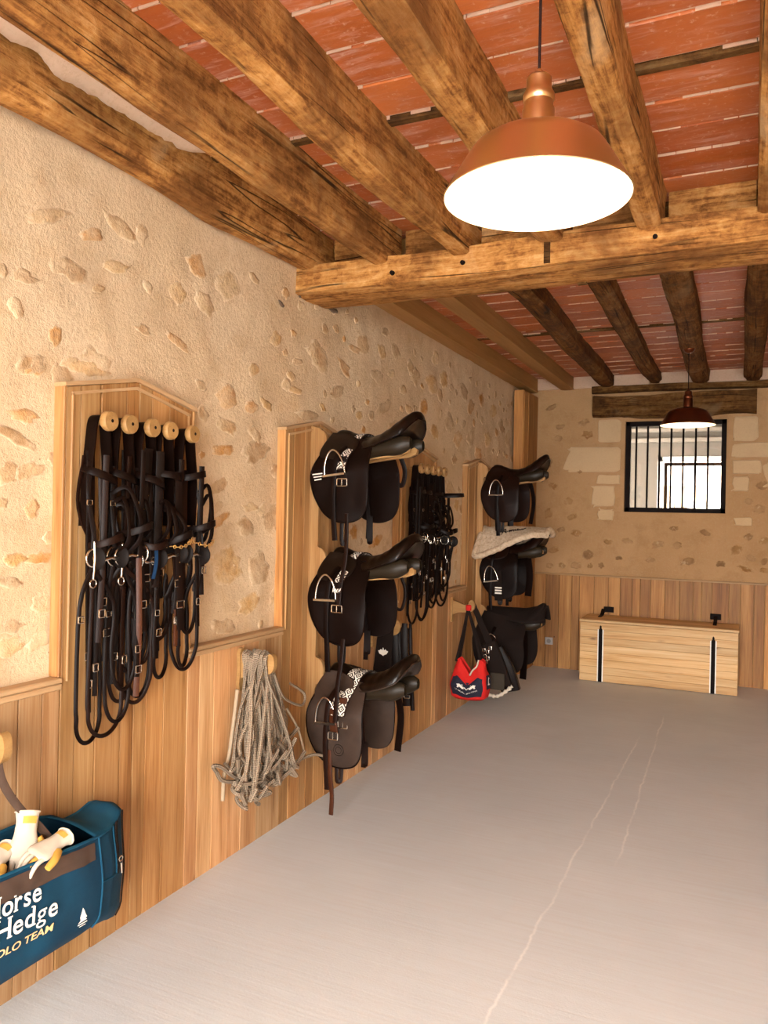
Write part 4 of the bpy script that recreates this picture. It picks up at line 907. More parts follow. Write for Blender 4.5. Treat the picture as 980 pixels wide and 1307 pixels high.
# ------------------------------------------------------------------ bridles
def bridle(pk, j, label, seed, style):
    """one bridle over peg j of rack pk; peg axis points out of the wall"""
    R_ = random.Random(seed); yy = PEGS[pk][j]; z0 = PZ[pk]; U = R_.uniform
    t = thing('bridle', (.05, yy, z0), label, 'bridle', 'bridles on the two peg boards')
    tone = style.get('tone', BL); alt = style.get('alt', tone); lean = style.get('lean', 0.0); hw = style.get('hw', .045); LB = style.get('len', 1.0); dep = style.get('dep', .052)
    def P(x, y, z): return (x, yy + y, z0 + z)
    xs = dep
    # crownpiece over the peg, one strand on each side
    cw = .046; pth = [P(xs - .006, -hw, -.36), P(xs, -hw * .95, -.20), P(xs, -.034, -.06), P(xs, -.024, .004), P(xs, 0, .019), P(xs, .024, .004), P(xs, .034, -.06), P(xs, hw * .95, -.20), P(xs - .006, hw, -.36)]
    sp_ = spline(pth, 5); H = [Vector((0, math.copysign(1, (p.y - yy) or 1), .35 if abs(p.y - yy) < .03 else .02)) for p in sp_]
    H = [Vector((0, (p.y - yy) / .03, max(.05, (p.z - z0 + .01) * 60))) for p in sp_]
    obj('crownpiece', MB().strap(sp_, cw, .006, H), tone, t, smooth=50)
    # cheekpieces
    bz = -.47 + U(-.02, .02); bx = xs + style.get('out', .03)
    for s in (-1, 1):
        pth = [P(xs + .010, s * hw, -.15), P(xs + .016 + U(-.01, .015), s * (hw + U(0, .012)), -.28), P(bx - .006, s * (hw + .006), -.38), P(bx, s * (hw + .008 + lean * .1), bz + .03)]
        c = obj('cheekpiece', MB().strap(spline(pth, 5), .017, .006, (1, s * .7, 0)), tone, t, smooth=50)
        q = pth[1]; obj('buckle', ring(Vector(q) + Vector((.006, s * .003, 0)), .003, .0022, 'x', sq=(.022, .017)), M['steel'], c)
    # throat lash hanging loosely
    pth = [P(xs - .018, -hw * .9, -.12), P(xs - .02, -hw - .014, -.30), P(xs + U(.0, .03), U(-.02, .02), -.43 + U(-.03, .03)), P(xs - .01, hw + .012, -.30), P(xs - .018, hw * .9, -.12)]
    obj('throat_lash', MB().strap(spline(pth, 6), .012, .005, (1, 0, .2)), alt, t, smooth=50)
    # browband bowed forward
    bo = style.get('brow', .05) + U(-.01, .015); bh = -.165 + U(-.02, .012); tl = U(-.035, .02)
    pth = [P(xs - .006, -hw - .01, bh + .01), P(xs + bo * .55, -hw * 1.1, bh), P(xs + bo, -hw * .4, bh + tl * .5), P(xs + bo * 1.02, hw * .4, bh + tl), P(xs + bo * .55, hw * 1.15, bh + tl), P(xs - .006, hw + .01, bh + .01)]
    b = obj('browband', MB().strap(spline(pth, 6), .026, .007, [Vector((1, 0, .1))] * 3 and [Vector((1, (p.y - yy) * 9, .12)) for p in spline(pth, 6)]), tone, t, smooth=50)
    # noseband: closed loop swung forward
    nz = -.40 + U(-.04, .03); a0 = U(.055, .085); n = 26; pts = []; tiltn = U(-.30, .55)
    for i in range(n):
        a = 2 * math.pi * i / n; x = xs + a0 * .75 + a0 * math.cos(a); pts.append(P(x, (hw + .004) * math.sin(a), nz + (a0 * math.cos(a)) * tiltn + .008 * math.sin(2 * a)))
    nb_ = obj('noseband', MB().strap(pts, .024, .007, [Vector((math.cos(2 * math.pi * i / n), math.sin(2 * math.pi * i / n), .05)) for i in range(n)], closed=True), alt, t, smooth=50)
    # bit: rings, mouthpiece, rubber guards
    b0 = Vector(P(bx, -hw - .012, bz)); b1 = Vector(P(bx + U(-.01, .02), hw + .012, bz + U(-.02, .02)))
    bit = obj('bit', MB().tube([b0, b0.lerp(b1, .3) + Vector((.012, 0, -.006)), b0.lerp(b1, .5) + Vector((.016, 0, 0)), b0.lerp(b1, .7) + Vector((.012, 0, -.006)), b1], [.006, .0075, .006, .0075, .006], 8), M['steel'], t, smooth=50)
    for s, p in ((-1, b0), (1, b1)):
        obj('bit_ring', ring(p, style.get('ring', .030), .0035, 'y' if U(0, 1) < .35 else 'x'), M['steel'], bit, smooth=60)
        if style.get('shank'): obj('shank', MB().tube([p + Vector((.004, 0, .055)), p + Vector((.008, 0, 0)), p + Vector((.002, 0, -.07))], [.004, .006, .004], 7), M['steel'], bit, smooth=60); obj('shank_ring', ring(p + Vector((.002, 0, -.085)), .014, .0028, 'x'), M['steel'], bit, smooth=60)
        if style.get('guard'): obj('bit_guard', MB().lathe([(.008, -.006), (.036, -.005), (.040, 0), (.036, .005), (.008, .006)], p + Vector((.005, s * -.010, 0)), 'y', 24), M['rubber'], bit, smooth=50)
    # reins: long loops
    for k in range(style.get('reins', 3)):
        lo = -LB + U(0, .22) * (1 if k else .15); wl, wr = -hw - U(.0, .03) - lean, hw + U(-.03, .02) - lean
        dx0, dx1 = U(-.02, .05), U(-.02, .06); mt = alt if k % 2 else tone
        if style.get('brown') and k == 1: mt = M['dark_brown']
        mid = (wl + wr) / 2 + style.get('shift', 0) * k; w_ = (wr - wl) / 2 * U(.75, 1.1) * (style.get('wide', 1) if k < 2 else 1); g = 10
        pth = [Vector((b0.x, b0.y - .004, b0.z - .03)), P(xs + dx0, mid - w_ * .95, bz - .16), P(xs + dx0, mid - w_ * 1.05, lo + .16)]
        pth += [P(xs + lerp(dx0, dx1, i / g), mid - w_ * math.cos(math.pi * i / g), lo + .10 - .10 * math.sin(math.pi * i / g)) for i in range(g + 1)]
        pth += [P(xs + dx1, mid + w_ * 1.0, lo + .20), P(xs + dx1, mid + w_ * .9, bz - .16), Vector((b1.x, b1.y + .004, b1.z - .03))]
        sp_ = spline(pth, 4)
        o = obj('rein', MB().strap(sp_, .0135, .006, [Vector((1, -.75, .1))] * len(sp_)), mt, t, smooth=50)
        if k == 0: obj('rein_buckle', ring(Vector(P(xs + dx0 + .008, mid - w_ * .95, bz - .20)), .003, .0025, 'x', sq=(.024, .020)), M['steel'], o)
    # hanging side straps with keepers
    for k in range(style.get('tails', 3) + 4):
        ty = U(-hw - .01, hw + .01) - lean * .5; tx = xs + U(-.03, .06); zt = U(-.06, -.20) if k > 2 else U(-.36, -.50); zb = -LB + U(.05, .34) if k % 2 == 0 else U(-.55, -.80); mt = R_.choice([tone, tone, tone, alt, M['dark_brown']])
        if style.get('brown') and k == 0: mt = M['brown_leather']
        wd = R_.choice([.016, .020, .030]); dy = U(-.03, .03)
        o = obj('hanging_strap', MB().strap(spline([P(tx, ty, zt), P(tx + U(-.01, .01), ty + dy * .4, (zt + zb) / 2), P(tx + U(-.01, .01), ty + dy, zb)], 6), wd, .006, (1, -.7 + U(-.3, .5), 0)), mt, t, smooth=50)
        e = P(tx + .006, ty + dy * .8, zb + .10); obj('buckle', ring(Vector(e) + Vector((.003, -.004, 0)), .003, .0026, 'x', sq=(wd * 1.35, .026)), M['steel'], o)
        if wd == .030:
            for h in range(5): a = Vector(P(tx + .004, ty + dy * (.25 + .1 * h), lerp(zt, zb, .3 + .09 * h))); obj('strap_hole', MB().lathe([(.0028, 0), (.002, .0012)], a + Vector((.0, -.0012, 0)), 'x', 8), M['brass'], o)
    # curb chain / dropped loops
    for k in range(style.get('loops', 2)):
        # strap bowed out from the noseband and back to the cheek
        cy = U(-hw, hw) * 1.1 + style.get('lo', 0); za = U(-.22, -.34); zb2 = U(-.42, -.50); o1 = U(.05, .13); sw = U(-.05, .08)
        pts = spline([P(xs, cy, za), P(xs + o1 * .7, cy + sw * .5, za + U(-.01, .05)), P(xs + o1, cy + sw, (za + zb2) / 2 + U(-.02, .04)), P(xs + o1 * .6, cy + sw * .7, zb2 + .02), P(xs + .01, cy + sw * .2, zb2)], 6)
        obj('bowed_strap', MB().strap(pts, .015, .005, [Vector((1, -.4, .3 * math.cos(3.1 * i / (len(pts) - 1)) + .05)) for i in range(len(pts))]), tone, t, smooth=50)
    if style.get('chain'):
        mb = MB(); a, b2 = b0 + Vector((.03, 0, .05)), b1 + Vector((.05, 0, .06))
        for i in range(13):
            q = a.lerp(b2, i / 12) + Vector((.03 * math.sin(math.pi * i / 12), 0, -.02 * math.sin(math.pi * i / 12))); mb2 = ring(q, .0065, .002, 'x' if i % 2 else 'z', 8, 5); mb.add(mb2.v, mb2.f)
        obj('curb_chain', mb, M['brass'], t)
    if style.get('blue'): obj('blue_tie', MB().strap(spline([P(bx + .03, .005, bz + .04), P(bx + .036, .0, bz - .01), P(bx + .03, -.008, bz - .07)], 5), .012, .006, (1, -.6, 0)), M['blue_strap'], t)
    return t
DBr = M['dark_brown']; POS = ['first', 'second', 'middle', 'fourth', 'fifth']
ST1 = [dict(wide=1.35, shift=.075, lean=.03, hw=.050, len=1.10, dep=.040, shank=True, guard=True, reins=4, tails=3, alt=DBr, brow=.05, out=.05, brown=True, dx=0), dict(wide=1.2, shift=.03, hw=.046, len=1.06, reins=3, tails=5, loops=3, brown=True, guard=False, ring=.032), dict(hw=.050, len=1.0, reins=3, tails=5, alt=DBr, blue=True, loops=3, brow=.065), dict(hw=.045, len=.95, reins=3, tails=5, chain=True, guard=True, loops=3, brow=.06, brown=True), dict(hw=.052, len=.93, reins=3, tails=4, guard=True, chain=True, brow=.085, loops=2, out=.05, lo=.06)]
LB1 = ['dark bridle with long hanging reins on the leftmost peg of the near board', 'dark bridle on the second peg from the left of the near board', 'dark bridle with a blue tie on the middle peg of the near board', 'dark bridle on the fourth peg from the left of the near board', 'dark bridle with bowed browband on the rightmost peg of the near board']
for j in range(5): bridle(0, j, LB1[j], 300 + j * 7, ST1[j])
LB2 = ['black bridle on the leftmost peg of the board between the saddle racks', 'black bridle on the second peg of the board between the saddle racks', 'black bridle on the middle peg of the board between the saddle racks', 'black bridle on the fourth peg of the board between the saddle racks', 'black bridle with wide rein loops on the rightmost peg of the middle board']
ST2 = [dict(hw=.06, len=1.06, reins=2, tails=7, loops=0, lean=.02), dict(hw=.05, len=1.04, reins=2, tails=6, loops=1), dict(hw=.05, len=.98, reins=3, tails=5, loops=2), dict(hw=.05, len=.96, reins=3, tails=4, loops=2, chain=True), dict(hw=.055, len=.98, reins=4, tails=3, guard=True, loops=3, out=.07, brow=.16, lean=-.03)]
for j in range(5): bridle(2, j, LB2[j], 900 + j * 11, ST2[j])

# ------------------------------------------------------------------ wooden hooks on the wainscot
HOOKS = {}
def hook(name, y, label, z=.86):
    t = thing('wooden_hook', (0, y, z - .13), label, 'hook', 'wooden hooks on the wainscot')
    obj('back_plate', MB().prism([(y - .026, z - .10), (y - .018, z - .13), (y + .018, z - .13), (y + .026, z - .10), (y + .02, z - .02), (y + .024, z + .04), (y + .012, z + .06), (y - .012, z + .06), (y - .024, z + .04), (y - .02, z - .02)], 'x', .001, .018), M['beechz'], t)
    P = [(.016, z + .035), (.05, z + .028), (.10, z + .010), (.135, z + .008), (.150, z + .035), (.168, z + .048), (.185, z + .038), (.192, z + .010), (.186, z - .022), (.165, z - .042), (.12, z - .050), (.06, z - .055), (.016, z - .075)]
    obj('arm', MB().prism([(v.x, v.y) for v in spline([(a, b, 0) for a, b in P], 3)], 'y', y - .014, y + .014), M['beechz'], t)
    HOOKS[name] = (y, z); return t
hook('bag', 1.57, 'wooden hook behind the teal bag, at the left picture edge')
hook('rope', 2.955, 'wooden hook carrying the grey rope bundle', .868)
hook('girth', 4.345, 'wooden hook holding the black girths behind the near saddles', .860)
hook('red', 5.77, 'wooden hook holding the red bag beside the far rack', .850)

# ------------------------------------------------------------------ rope bundle
def ropemat():
    m = NT('grey_braided_rope', .9, .15); u = m.n('SeparateXYZ', {'Vector': m.tc.outputs['UV']}); w = m.oi.outputs['Random']
    br = m.math('SINE', m.math('ADD', m.math('MULTIPLY', u.outputs[0], 420.0), m.math('MULTIPLY', u.outputs[1], 12.566))); br2 = m.math('SINE', m.math('SUBTRACT', m.math('MULTIPLY', u.outputs[0], 420.0), m.math('MULTIPLY', u.outputs[1], 12.566)))
    k = m.math('MULTIPLY', br, br2); a = m.noise(m.coord(), 14, 3, .6, m.rand(20))
    c = m.mix(m.math('MULTIPLY', w, .8), (.26, .19, .128), (.09, .062, .042)); c = m.mix(m.ramp(a, [(.45, 0.0), (.7, .6)]), c, (.20, .14, .10)); c = m.mix(m.ramp(k, [(.3, 0.0), (.8, .5)]), c, (.15, .10, .07)); c = m.mix(m.ramp(k, [(.0, .5), (.3, 0.0)]), c, (.46, .36, .255))
    m.col(c); m.bump(m.math('MULTIPLY', k, -1.0), .8, .004); return m.m
M['rope'] = ropemat(); M['rope_pale'] = plain('pale_rope', (.36, .27, .175), .9, bump=.8, bscale=140)
hy, hz = HOOKS['rope']; R_ = random.Random(77)
rb = thing('rope_bundle', (.10, hy, .24), 'bundle of grey braided ropes hanging from a wooden hook', 'ropes')
for k in range(50):
    t_ = k / 49; xo = lerp(.035, .150, R_.random()); s = -1 if k % 2 else 1
    topz = hz + .035 + R_.uniform(-.006, .022); yl = hy - R_.uniform(.015, .05); fan = lerp(-.12, .20, R_.random()); zb = R_.uniform(.30, .50)
    xb = .035 + abs(R_.gauss(.05, .04)) + .02
    ya = hy + s * R_.uniform(.012, .03)
    pth = [(xo, hy, topz), (xo + .005, hy + s * .028, topz - .022), (lerp(xo, xb, .25), hy + s * .035 + fan * .25, topz - .12), (lerp(xo, xb, .6) + R_.uniform(-.012, .02), hy + s * .022 + fan * .75, lerp(topz, zb, .5)), (xb, hy + fan * 1.25, zb + .07), (xb + R_.uniform(-.02, .02), hy + fan * 1.35 + R_.uniform(-.02, .02), zb)]
    e = Vector(pth[-1]); pth += [e + Vector((R_.uniform(-.01, .03), R_.uniform(-.06, .06), -.035)), e + Vector((R_.uniform(.0, .04), R_.uniform(-.09, .09), R_.uniform(-.02, .04)))]
    obj('rope_strand', MB().tube(spline([(max(p[0], .012), p[1], p[2]) for p in pth], 7), R_.choice([.0075, .0085, .0095]), 8), M['rope'], rb, smooth=70)
# tangled knots and loops at the lower end, one loose tail on each side
for k in range(15):
    c = Vector((R_.uniform(.06, .12), hy + R_.uniform(-.12, .26), R_.uniform(.27, .38))); a0 = R_.uniform(0, 6.28); r1, r2_ = R_.uniform(.03, .06), R_.uniform(.02, .04); n = 16
    pts = [c + Vector((.03 * math.sin(2 * a + a0), r1 * math.cos(a + a0), r2_ * math.sin(a) + .3 * r1 * math.cos(a))) for a in [5.2 * i / n for i in range(n + 1)]]
    obj('rope_knot', MB().tube(spline([(max(p.x, .012), p.y, p.z) for p in pts], 2), .0088, 8), M['rope'], rb, smooth=70)
def rope_part(nm, pts, r, mt): obj(nm, MB().tube(spline(pts, 8), r, 8), mt, rb, smooth=70)
def W(px, py, x): p = on(px, py, 'x', x); return (x, p.y, p.z)
rope_part('rope_tail', [W(303, 880, .06), W(297, 930, .05), W(292, 965, .04), W(286, 990, .04), W(284, 1022, .04)], .0085, M['rope_pale'])
rope_part('rope_tail', [W(350, 860, .16), W(362, 890, .15), W(385, 900, .12), W(388, 885, .10), W(370, 872, .09)], .0065, M['rope'])
rope_part('rope_tail', [W(366, 905, .10), W(380, 930, .10), W(388, 960, .10), W(386, 968, .10)], .006, M['rope_pale'])
for d in (0, .014, .028): rope_part('rope_tail', [W(352, 985, .08 + d), W(378, 972, .10 + d), W(402, 963, .13 + d), W(424, 970, .16 + d), W(433, 984, .17 + d)], .0078, M['rope'])
rope_part('rope_tail', [W(276, 985, .06), W(272, 978, .07), W(282, 979, .08), W(300, 992, .08), W(322, 995, .08), W(300, 998, .07), W(283, 996, .06), W(276, 985, .06)], .0085, M['rope'])

# ------------------------------------------------------------------ bags
def fabric(name, c, c2=None, rough=.8, scale=220, spec=.25, bump=.35):
    m = NT(name, rough, spec); v = m.coord(); a = m.noise(v, 5, 4, .6); f = m.noise(v, scale, 2, .6)
    m.col(m.mix(m.ramp(a, [(.35, 0.0), (.7, 1.0)]), c, c2 or tuple(q * .7 for q in c))); m.bump(f, bump, .0012); return m.m
M['teal'] = fabric('teal_canvas', (.0022, .040, .078), (.0015, .022, .048))
M['teal_light'] = fabric('teal_trim', (.004, .066, .120), (.003, .045, .09))
M['brown_web'] = fabric('grey_brown_webbing', (.075, .044, .030), (.05, .030, .021))
M['red'] = fabric('red_canvas', (.62, .018, .014), (.48, .012, .010))
M['navy'] = fabric('navy_pocket', (.018, .018, .035), (.012, .012, .024))
M['glove_white'] = fabric('white_glove_leather', (.60, .53, .43), (.46, .39, .31), .75, 90)
M['glove_yellow'] = fabric('yellow_glove_leather', (.58, .34, .065), (.46, .25, .045), .75, 90)
M['orange_print'] = plain('orange_outlined_print', (.90, .52, .24), .8)
def text_mesh(body, size, bold=0.0, shear=0.0, sx=1.0):
    cu = bpy.data.curves.new('lettering', 'FONT'); cu.body = body; cu.size = size; cu.offset = bold; cu.shear = shear; cu.extrude = .0006; cu.resolution_u = 4
    ob = bpy.data.objects.new('lettering', cu); COL.objects.link(ob)
    dg = bpy.context.evaluated_depsgraph_get(); me = bpy.data.meshes.new_from_object(ob.evaluated_get(dg)); bpy.data.objects.remove(ob)
    mb = MB(); mb.v = [(v.co.x * sx, v.co.y, v.co.z) for v in me.vertices]; mb.f = [tuple(p.vertices) for p in me.polygons]; mb.uv = [None] * len(mb.f); bpy.data.meshes.remove(me); return mb
def place(mb, o, ux, uy):
    """lay flat lettering on a plane: o origin, ux along the line, uy up"""
    ux = Vector(ux).normalized(); uy = Vector(uy); uy = (uy - ux * uy.dot(ux)).normalized(); n = ux.cross(uy); o = Vector(o)
    mb.v = [tuple(o + ux * x + uy * y + n * z) for x, y, z in mb.v]; return mb
def width(mb): return max(v[0] for v in mb.v) - min(v[0] for v in mb.v)

# teal kit bag on the first hook
hy, hz = HOOKS['bag']
tb = thing('kit_bag', (.14, 1.57, .22), 'teal canvas kit bag with white and orange lettering hanging by the left wall', 'bag')
BAG = [  # y, back x, front x, bottom z, front top z, back top z
    (1.02, .05, .10, .26, .52, .53), (1.06, .03, .19, .245, .55, .56), (1.20, .03, .245, .235, .56, .57), (1.45, .03, .25, .230, .545, .56), (1.66, .03, .25, .232, .535, .56), (1.80, .03, .25, .232, .525, .560), (1.865, .03, .245, .232, .520, .545), (1.92, .035, .236, .222, .520, .515), (1.97, .04, .214, .200, .524, .520), (2.025, .05, .188, .180, .538, .545), (2.050, .09, .160, .180, .532, .538)]
def bagsec(y): return interp(BAG, y)
def bag_front(y, s, off=0.0):
    b, f, zb, zt, zk = bagsec(y); bulge = .012 * math.sin(math.pi * min(1, s * 1.05)) + noise.noise(Vector((y * 9, s * 3, 2))) * .006
    return Vector((f + bulge + off - .02 * (1 - sstep(0, .12, s)), y, lerp(zb, zt, s)))
ys = [lerp(BAG[0][0], BAG[-1][0], i / 60) for i in range(61)]
def shell(u, v):
    y = lerp(BAG[0][0], BAG[-1][0], u); b, f, zb, zt, zk = bagsec(y)
    if v < .40: return bag_front(y, 1 - v / .40)
    if v < .55: return Vector((lerp(f - .02, b, (v - .40) / .15), y, zb - .004 * math.sin((v - .4) / .15 * math.pi)))
    return Vector((b + noise.noise(Vector((y * 6, v * 4, 0))) * .006, y, lerp(zb, zk, (v - .55) / .45)))
bo = obj('bag_body', MB().grid(shell, 70, 46), M['teal'], tb, smooth=70); bo.modifiers.new('thickness', 'SOLIDIFY').thickness = .005
def endcap(y, flip):
    b, f, zb, zt, zk = bagsec(y); return [(b, y, zb), (f - .02, y, zb), (f, y, zb + .04), (f, y, zt), (b, y, zk)]
for y in (BAG[0][0], BAG[-1][0]): obj('end_panel', MB().add(endcap(y, 0), [(0, 1, 2, 3, 4)]), M['teal'], tb)
# top flap over the right end, dark opening between the rims
def topflap(u, v):
    y = lerp(1.855, 2.048, u); b, f, zb, zt, zk = bagsec(y); return Vector((lerp(f + .002, b, v), y, lerp(zt, zk, v) + .012 * math.sin(math.pi * v)))
obj('top_panel', MB().grid(topflap, 14, 10), M['teal_light'], tb, smooth=60).modifiers.new('thickness', 'SOLIDIFY').thickness = .004
obj('inner_lining', MB().grid(lambda u, v: Vector((lerp(.045, .225, v), lerp(1.06, 1.80, u), .44 + .03 * math.cos(v * 6.28))), 10, 8), M['black_cloth'], tb, smooth=60)
obj('rim_tape', MB().tube([bag_front(y, 1.0, .002) for y in ys if y < 1.9], .0045, 6), M['teal_light'], bo, smooth=60)
obj('rim_band', MB().grid(lambda u, v: bag_front(lerp(1.04, 1.845, u), lerp(.775, .955, v), .004 + .004 * noise.noise(Vector((u * 22, v * 4, 1)))), 60, 7), M['brown_web'], bo, smooth=60, label='grey-brown webbing band under the rim')
obj('seam', MB().tube([bag_front(1.862 + .010 * math.sin(i / 14 * 3), i / 14, .003) for i in range(15)], .003, 6), M['teal_light'], bo)
obj('rim_tape', MB().tube([(bagsec(y)[0] + .004, y, bagsec(y)[4]) for y in ys], .005, 6), M['teal_light'], bo, smooth=60)
obj('piping', MB().tube([bag_front(2.030, i / 14, .003) for i in range(15)], .003, 6), M['black_cloth'], bo)
zp_ = obj('zip', MB().strap([bag_front(1.965 + .01 * (i / 8), lerp(.50, 1.0, i / 8), .004) for i in range(9)], .016, .004, (1, .5, 0)), M['black_cloth'], bo, label='black zip with metal pull')
obj('zip_pull', MB().tube([bag_front(1.972, .60, .012), bag_front(1.972, .50, .014)], .004, 6), M['steel'], zp_); obj('zip_pull', ring(bag_front(1.972, .64, .012), .008, .0022, 'x'), M['steel'], zp_)
obj('pocket_edge', MB().tube([bag_front(y, .50, .003) for y in (1.875, 1.90, 1.93, 1.955)], .0025, 6).tube([bag_front(1.955, lerp(.5, .98, i / 6), .003) for i in range(7)], .0025, 6), M['teal_light'], bo)
# carrying handle up to the hook
obj('handle', MB().strap(spline([(.185, 1.745, .53), (.165, 1.70, .60), (.15, 1.655, .655), (.15, 1.60, .735), (.15, 1.575, .80), (.148, 1.57, .878), (.13, 1.565, .885), (.12, 1.55, .80), (.13, 1.45, .64), (.17, 1.38, .54)], 6), .022, .008, (1, -.5, .25)), M['brown_web'], tb, smooth=50, label='grey-brown webbing handle')
# lettering on the bag front
FX = .268
def serif_text(body, size, bold):
    """upright roman lettering: each glyph gets its slab serifs"""
    out = MB(); x = 0.0; h = size * .73; xh = size * .56; t = size * .055
    for ch in body:
        g = text_mesh(ch, size, 0.0 if ch == 'g' else bold); x0 = min(v[0] for v in g.v); x1 = max(v[0] for v in g.v); b = len(out.v)
        out.v += [(v[0] - x0 + x, v[1], v[2]) for v in g.v]; out.f += [tuple(k + b for k in f) for f in g.f]; w = x1 - x0; st = size * .11; e = size * .05
        def bar(a, c, z): out.add([(x + a, z, .0006), (x + c, z, .0006), (x + c, z + t, .0006), (x + a, z + t, .0006)], [(0, 1, 2, 3)])
        if ch == 'H':
            for a in (0, w - st):
                for z in (-bold, h - t): bar(a - e, a + st + e, z)
        elif ch == 'r': bar(-e, st + e, -bold); bar(-e, st * .6, xh - t)
        elif ch == 'd': bar(w - st - e * 1.4, w - st * .5, h - t); bar(w - st * .6, w + e, -bold)
        x += w + size * .085
    out.uv = [None] * len(out.f); return out
def letters(body, right_px, size, bold, mat, slope, name, wtarget, shear=0.0, serif=False):
    mb = serif_text(body, size, bold) if serif else text_mesh(body, size, bold, shear); w = width(mb); k = wtarget / w; mb.v = [(x * k, y, z) for x, y, z in mb.v]
    mx = max(v[0] for v in mb.v); p = on(right_px[0], right_px[1], 'x', FX); ux = Vector((0, 1, slope))
    mb = place(mb, Vector((FX + .002, p.y, p.z)) - ux.normalized() * mx, ux, (0, -slope, 1))
    mb.v = [(bag_front(v[1], max(0, min(1, (v[2] - bagsec(v[1])[2]) / (bagsec(v[1])[3] - bagsec(v[1])[2]))), .0065 + (v[0] - FX) * .2).x, v[1], v[2]) for v in mb.v]
    obj(name, mb, mat, bo)
letters('Horse', (53, 1148), .076, .0010, M['white_cloth'], -.06, 'lettering', .182, serif=True)
letters('Hedge', (73, 1166), .076, .0010, M['white_cloth'], -.06, 'lettering', .212, serif=True)
letters('POLO TEAM', (68, 1187), .030, .0004, M['orange_print'], -.05, 'lettering', .215, .1)
# small white emblem right of the lettering
c = bag_front(1.790, .245, .004); em = [(0, .030), (.006, .020), (.010, .008), (.016, -.002), (.010, -.006), (.016, -.010), (-.018, -.012), (-.008, -.006), (-.010, .004), (-.005, .016)]
obj('emblem', MB().add([(bag_front(c.y + a, .245, .0055).x, c.y + a, c.z + b) for a, b in em], [tuple(range(len(em)))]).add([(bag_front(c.y + a, .2, .0055).x, c.y + a, c.z + b) for a, b in ((-.018, -.016), (.018, -.016), (.018, -.019), (-.018, -.019))], [(0, 1, 2, 3)]).add([(bag_front(c.y + a, .2, .0055).x, c.y + a, c.z + b) for a, b in ((-.012, -.023), (.012, -.023), (.012, -.025), (-.012, -.025))], [(0, 1, 2, 3)]), M['white_cloth'], bo)

# gloves stuffed in the bag
def glove(label, wrist, direction, up, mats, sc=1.0, curl=.3, cuff_len=.06):
    w = Vector(wrist); d = Vector(direction).normalized(); u = Vector(up); u = (u - d * u.dot(d)).normalized(); s = d.cross(u)
    t = thing('riding_glove', tuple(w - Vector((0, 0, .02))), label, 'glove', 'gloves in the kit bag')
    def fn(a, b):
        an = b * 2 * math.pi; L = lerp(-cuff_len, .09, a) * sc; wd = (.030 + .014 * sstep(.25, .8, a) + .004 * sstep(.25, 0, a)) * sc; th = (.022 - .006 * sstep(.4, 1, a) + .006 * sstep(.25, 0, a)) * sc
        e = 1 - .5 * sstep(.9, 1, a); k = 1 + noise.noise(Vector((a * 5, math.cos(an) * 2, math.sin(an) * 2))) * .10
        return w + d * L + s * (math.cos(an) * wd * e * k) + u * (math.sin(an) * th * e * k)
    p = obj('glove_hand', MB().grid(fn, 16, 18, closev=True), mats[0], t, smooth=70)
    for i, (o, L, cv) in enumerate(((-.029, .048, 1.0), (-.010, .058, 1.15), (.010, .055, 1.1), (.028, .042, .9))):
        q = w + d * (.085 * sc) + s * (o * sc); pts = [q - d * .012, q + d * (L * .35 * sc) - u * (curl * .006), q + d * (L * .7 * sc) - u * (curl * .024 * cv), q + d * (L * .95 * sc) - u * (curl * .05 * cv)]
        obj('finger', MB().tube(spline(pts, 4), [.0088 * sc * (1 - .25 * (j / 12)) for j in range(13)], 8), mats[1 if i == 1 else 0], p, smooth=70)
    q = w + d * .02 * sc - s * .038 * sc; obj('thumb', MB().tube(spline([q, q + d * .03 - s * .018, q + d * .06 - s * .022 - u * .01], 4), [.012, .0122, .0122, .012, .0118, .0115, .011, .0105, .0095], 8), mats[1], p, smooth=70)
    c0 = w + d * (-cuff_len * .55 * sc) + u * (.024 * sc)
    obj('cuff_patch', MB().grid(lambda a, b: fn(lerp(.10, .24, a), lerp(.14, .36, b)) + u * .0025, 5, 8), mats[1], p, smooth=60)
    obj('cuff_rim', MB().tube([fn(0, i / 18) for i in range(18)], .003, 6, closed=True), mats[0], p)
    return t
GM = [M['glove_white'], M['glove_yellow']]
glove('white and yellow glove standing upright round the bag handle', (.165, 1.66, .598), (.25, -.35, -.9), (.9, -.4, 0), GM, 1.0, .3, .05)
glove('white glove lying over the bag rim with curled yellow fingers', (.235, 1.70, .556), (.05, -1, -.12), (.3, 0, 1), GM, .85, .9, .055)
glove('white glove tucked inside the bag behind the others', (.155, 1.57, .545), (.2, -1, -.2), (.2, .1, 1), GM, .9, .5)

# ------------------------------------------------------------------ girths on the third hook
hy, hz = HOOKS['girth']
gi = thing('girth_bundle', (.14, hy, .40), 'black padded girths with a white crown badge hanging behind the lowest near saddle', 'girth')
def gpanel(nm, x, w, dy, zb, mt=M['black_cloth'], sway=0.0):
    pth = [(x, hy + dy * .2, hz + .03), (x, hy + dy - .02, hz - .03), (x + sway * .5, hy + dy - .035, hz - .22), (x + sway, hy + dy - .03, zb)]
    return obj(nm, MB().strap(spline(pth, 6), [w * .75] * 4 + [w] * 15, .016, (.25, -1, 0)), mt, gi, smooth=50)
g0 = gpanel('girth_pad', .105, .095, -.01, .48); gpanel('girth_pad', .15, .05, .02, .50, M['black_leather'], .04); gpanel('girth_pad', .165, .04, .03, .46, M['black_leather'], .07)
gpanel('girth_strap', .06, .02, .0, .52, M['dark_brown'], -.03); gpanel('girth_strap', .18, .014, .03, .58, M['black_leather'], .09)
for i in range(4): obj('girth_rib', MB().strap([(.075, hy - .058, .66 - i * .022), (.135, hy - .056, .66 - i * .022)], .004, .003, (0, -1, 0)), M['dark_brown'], g0)
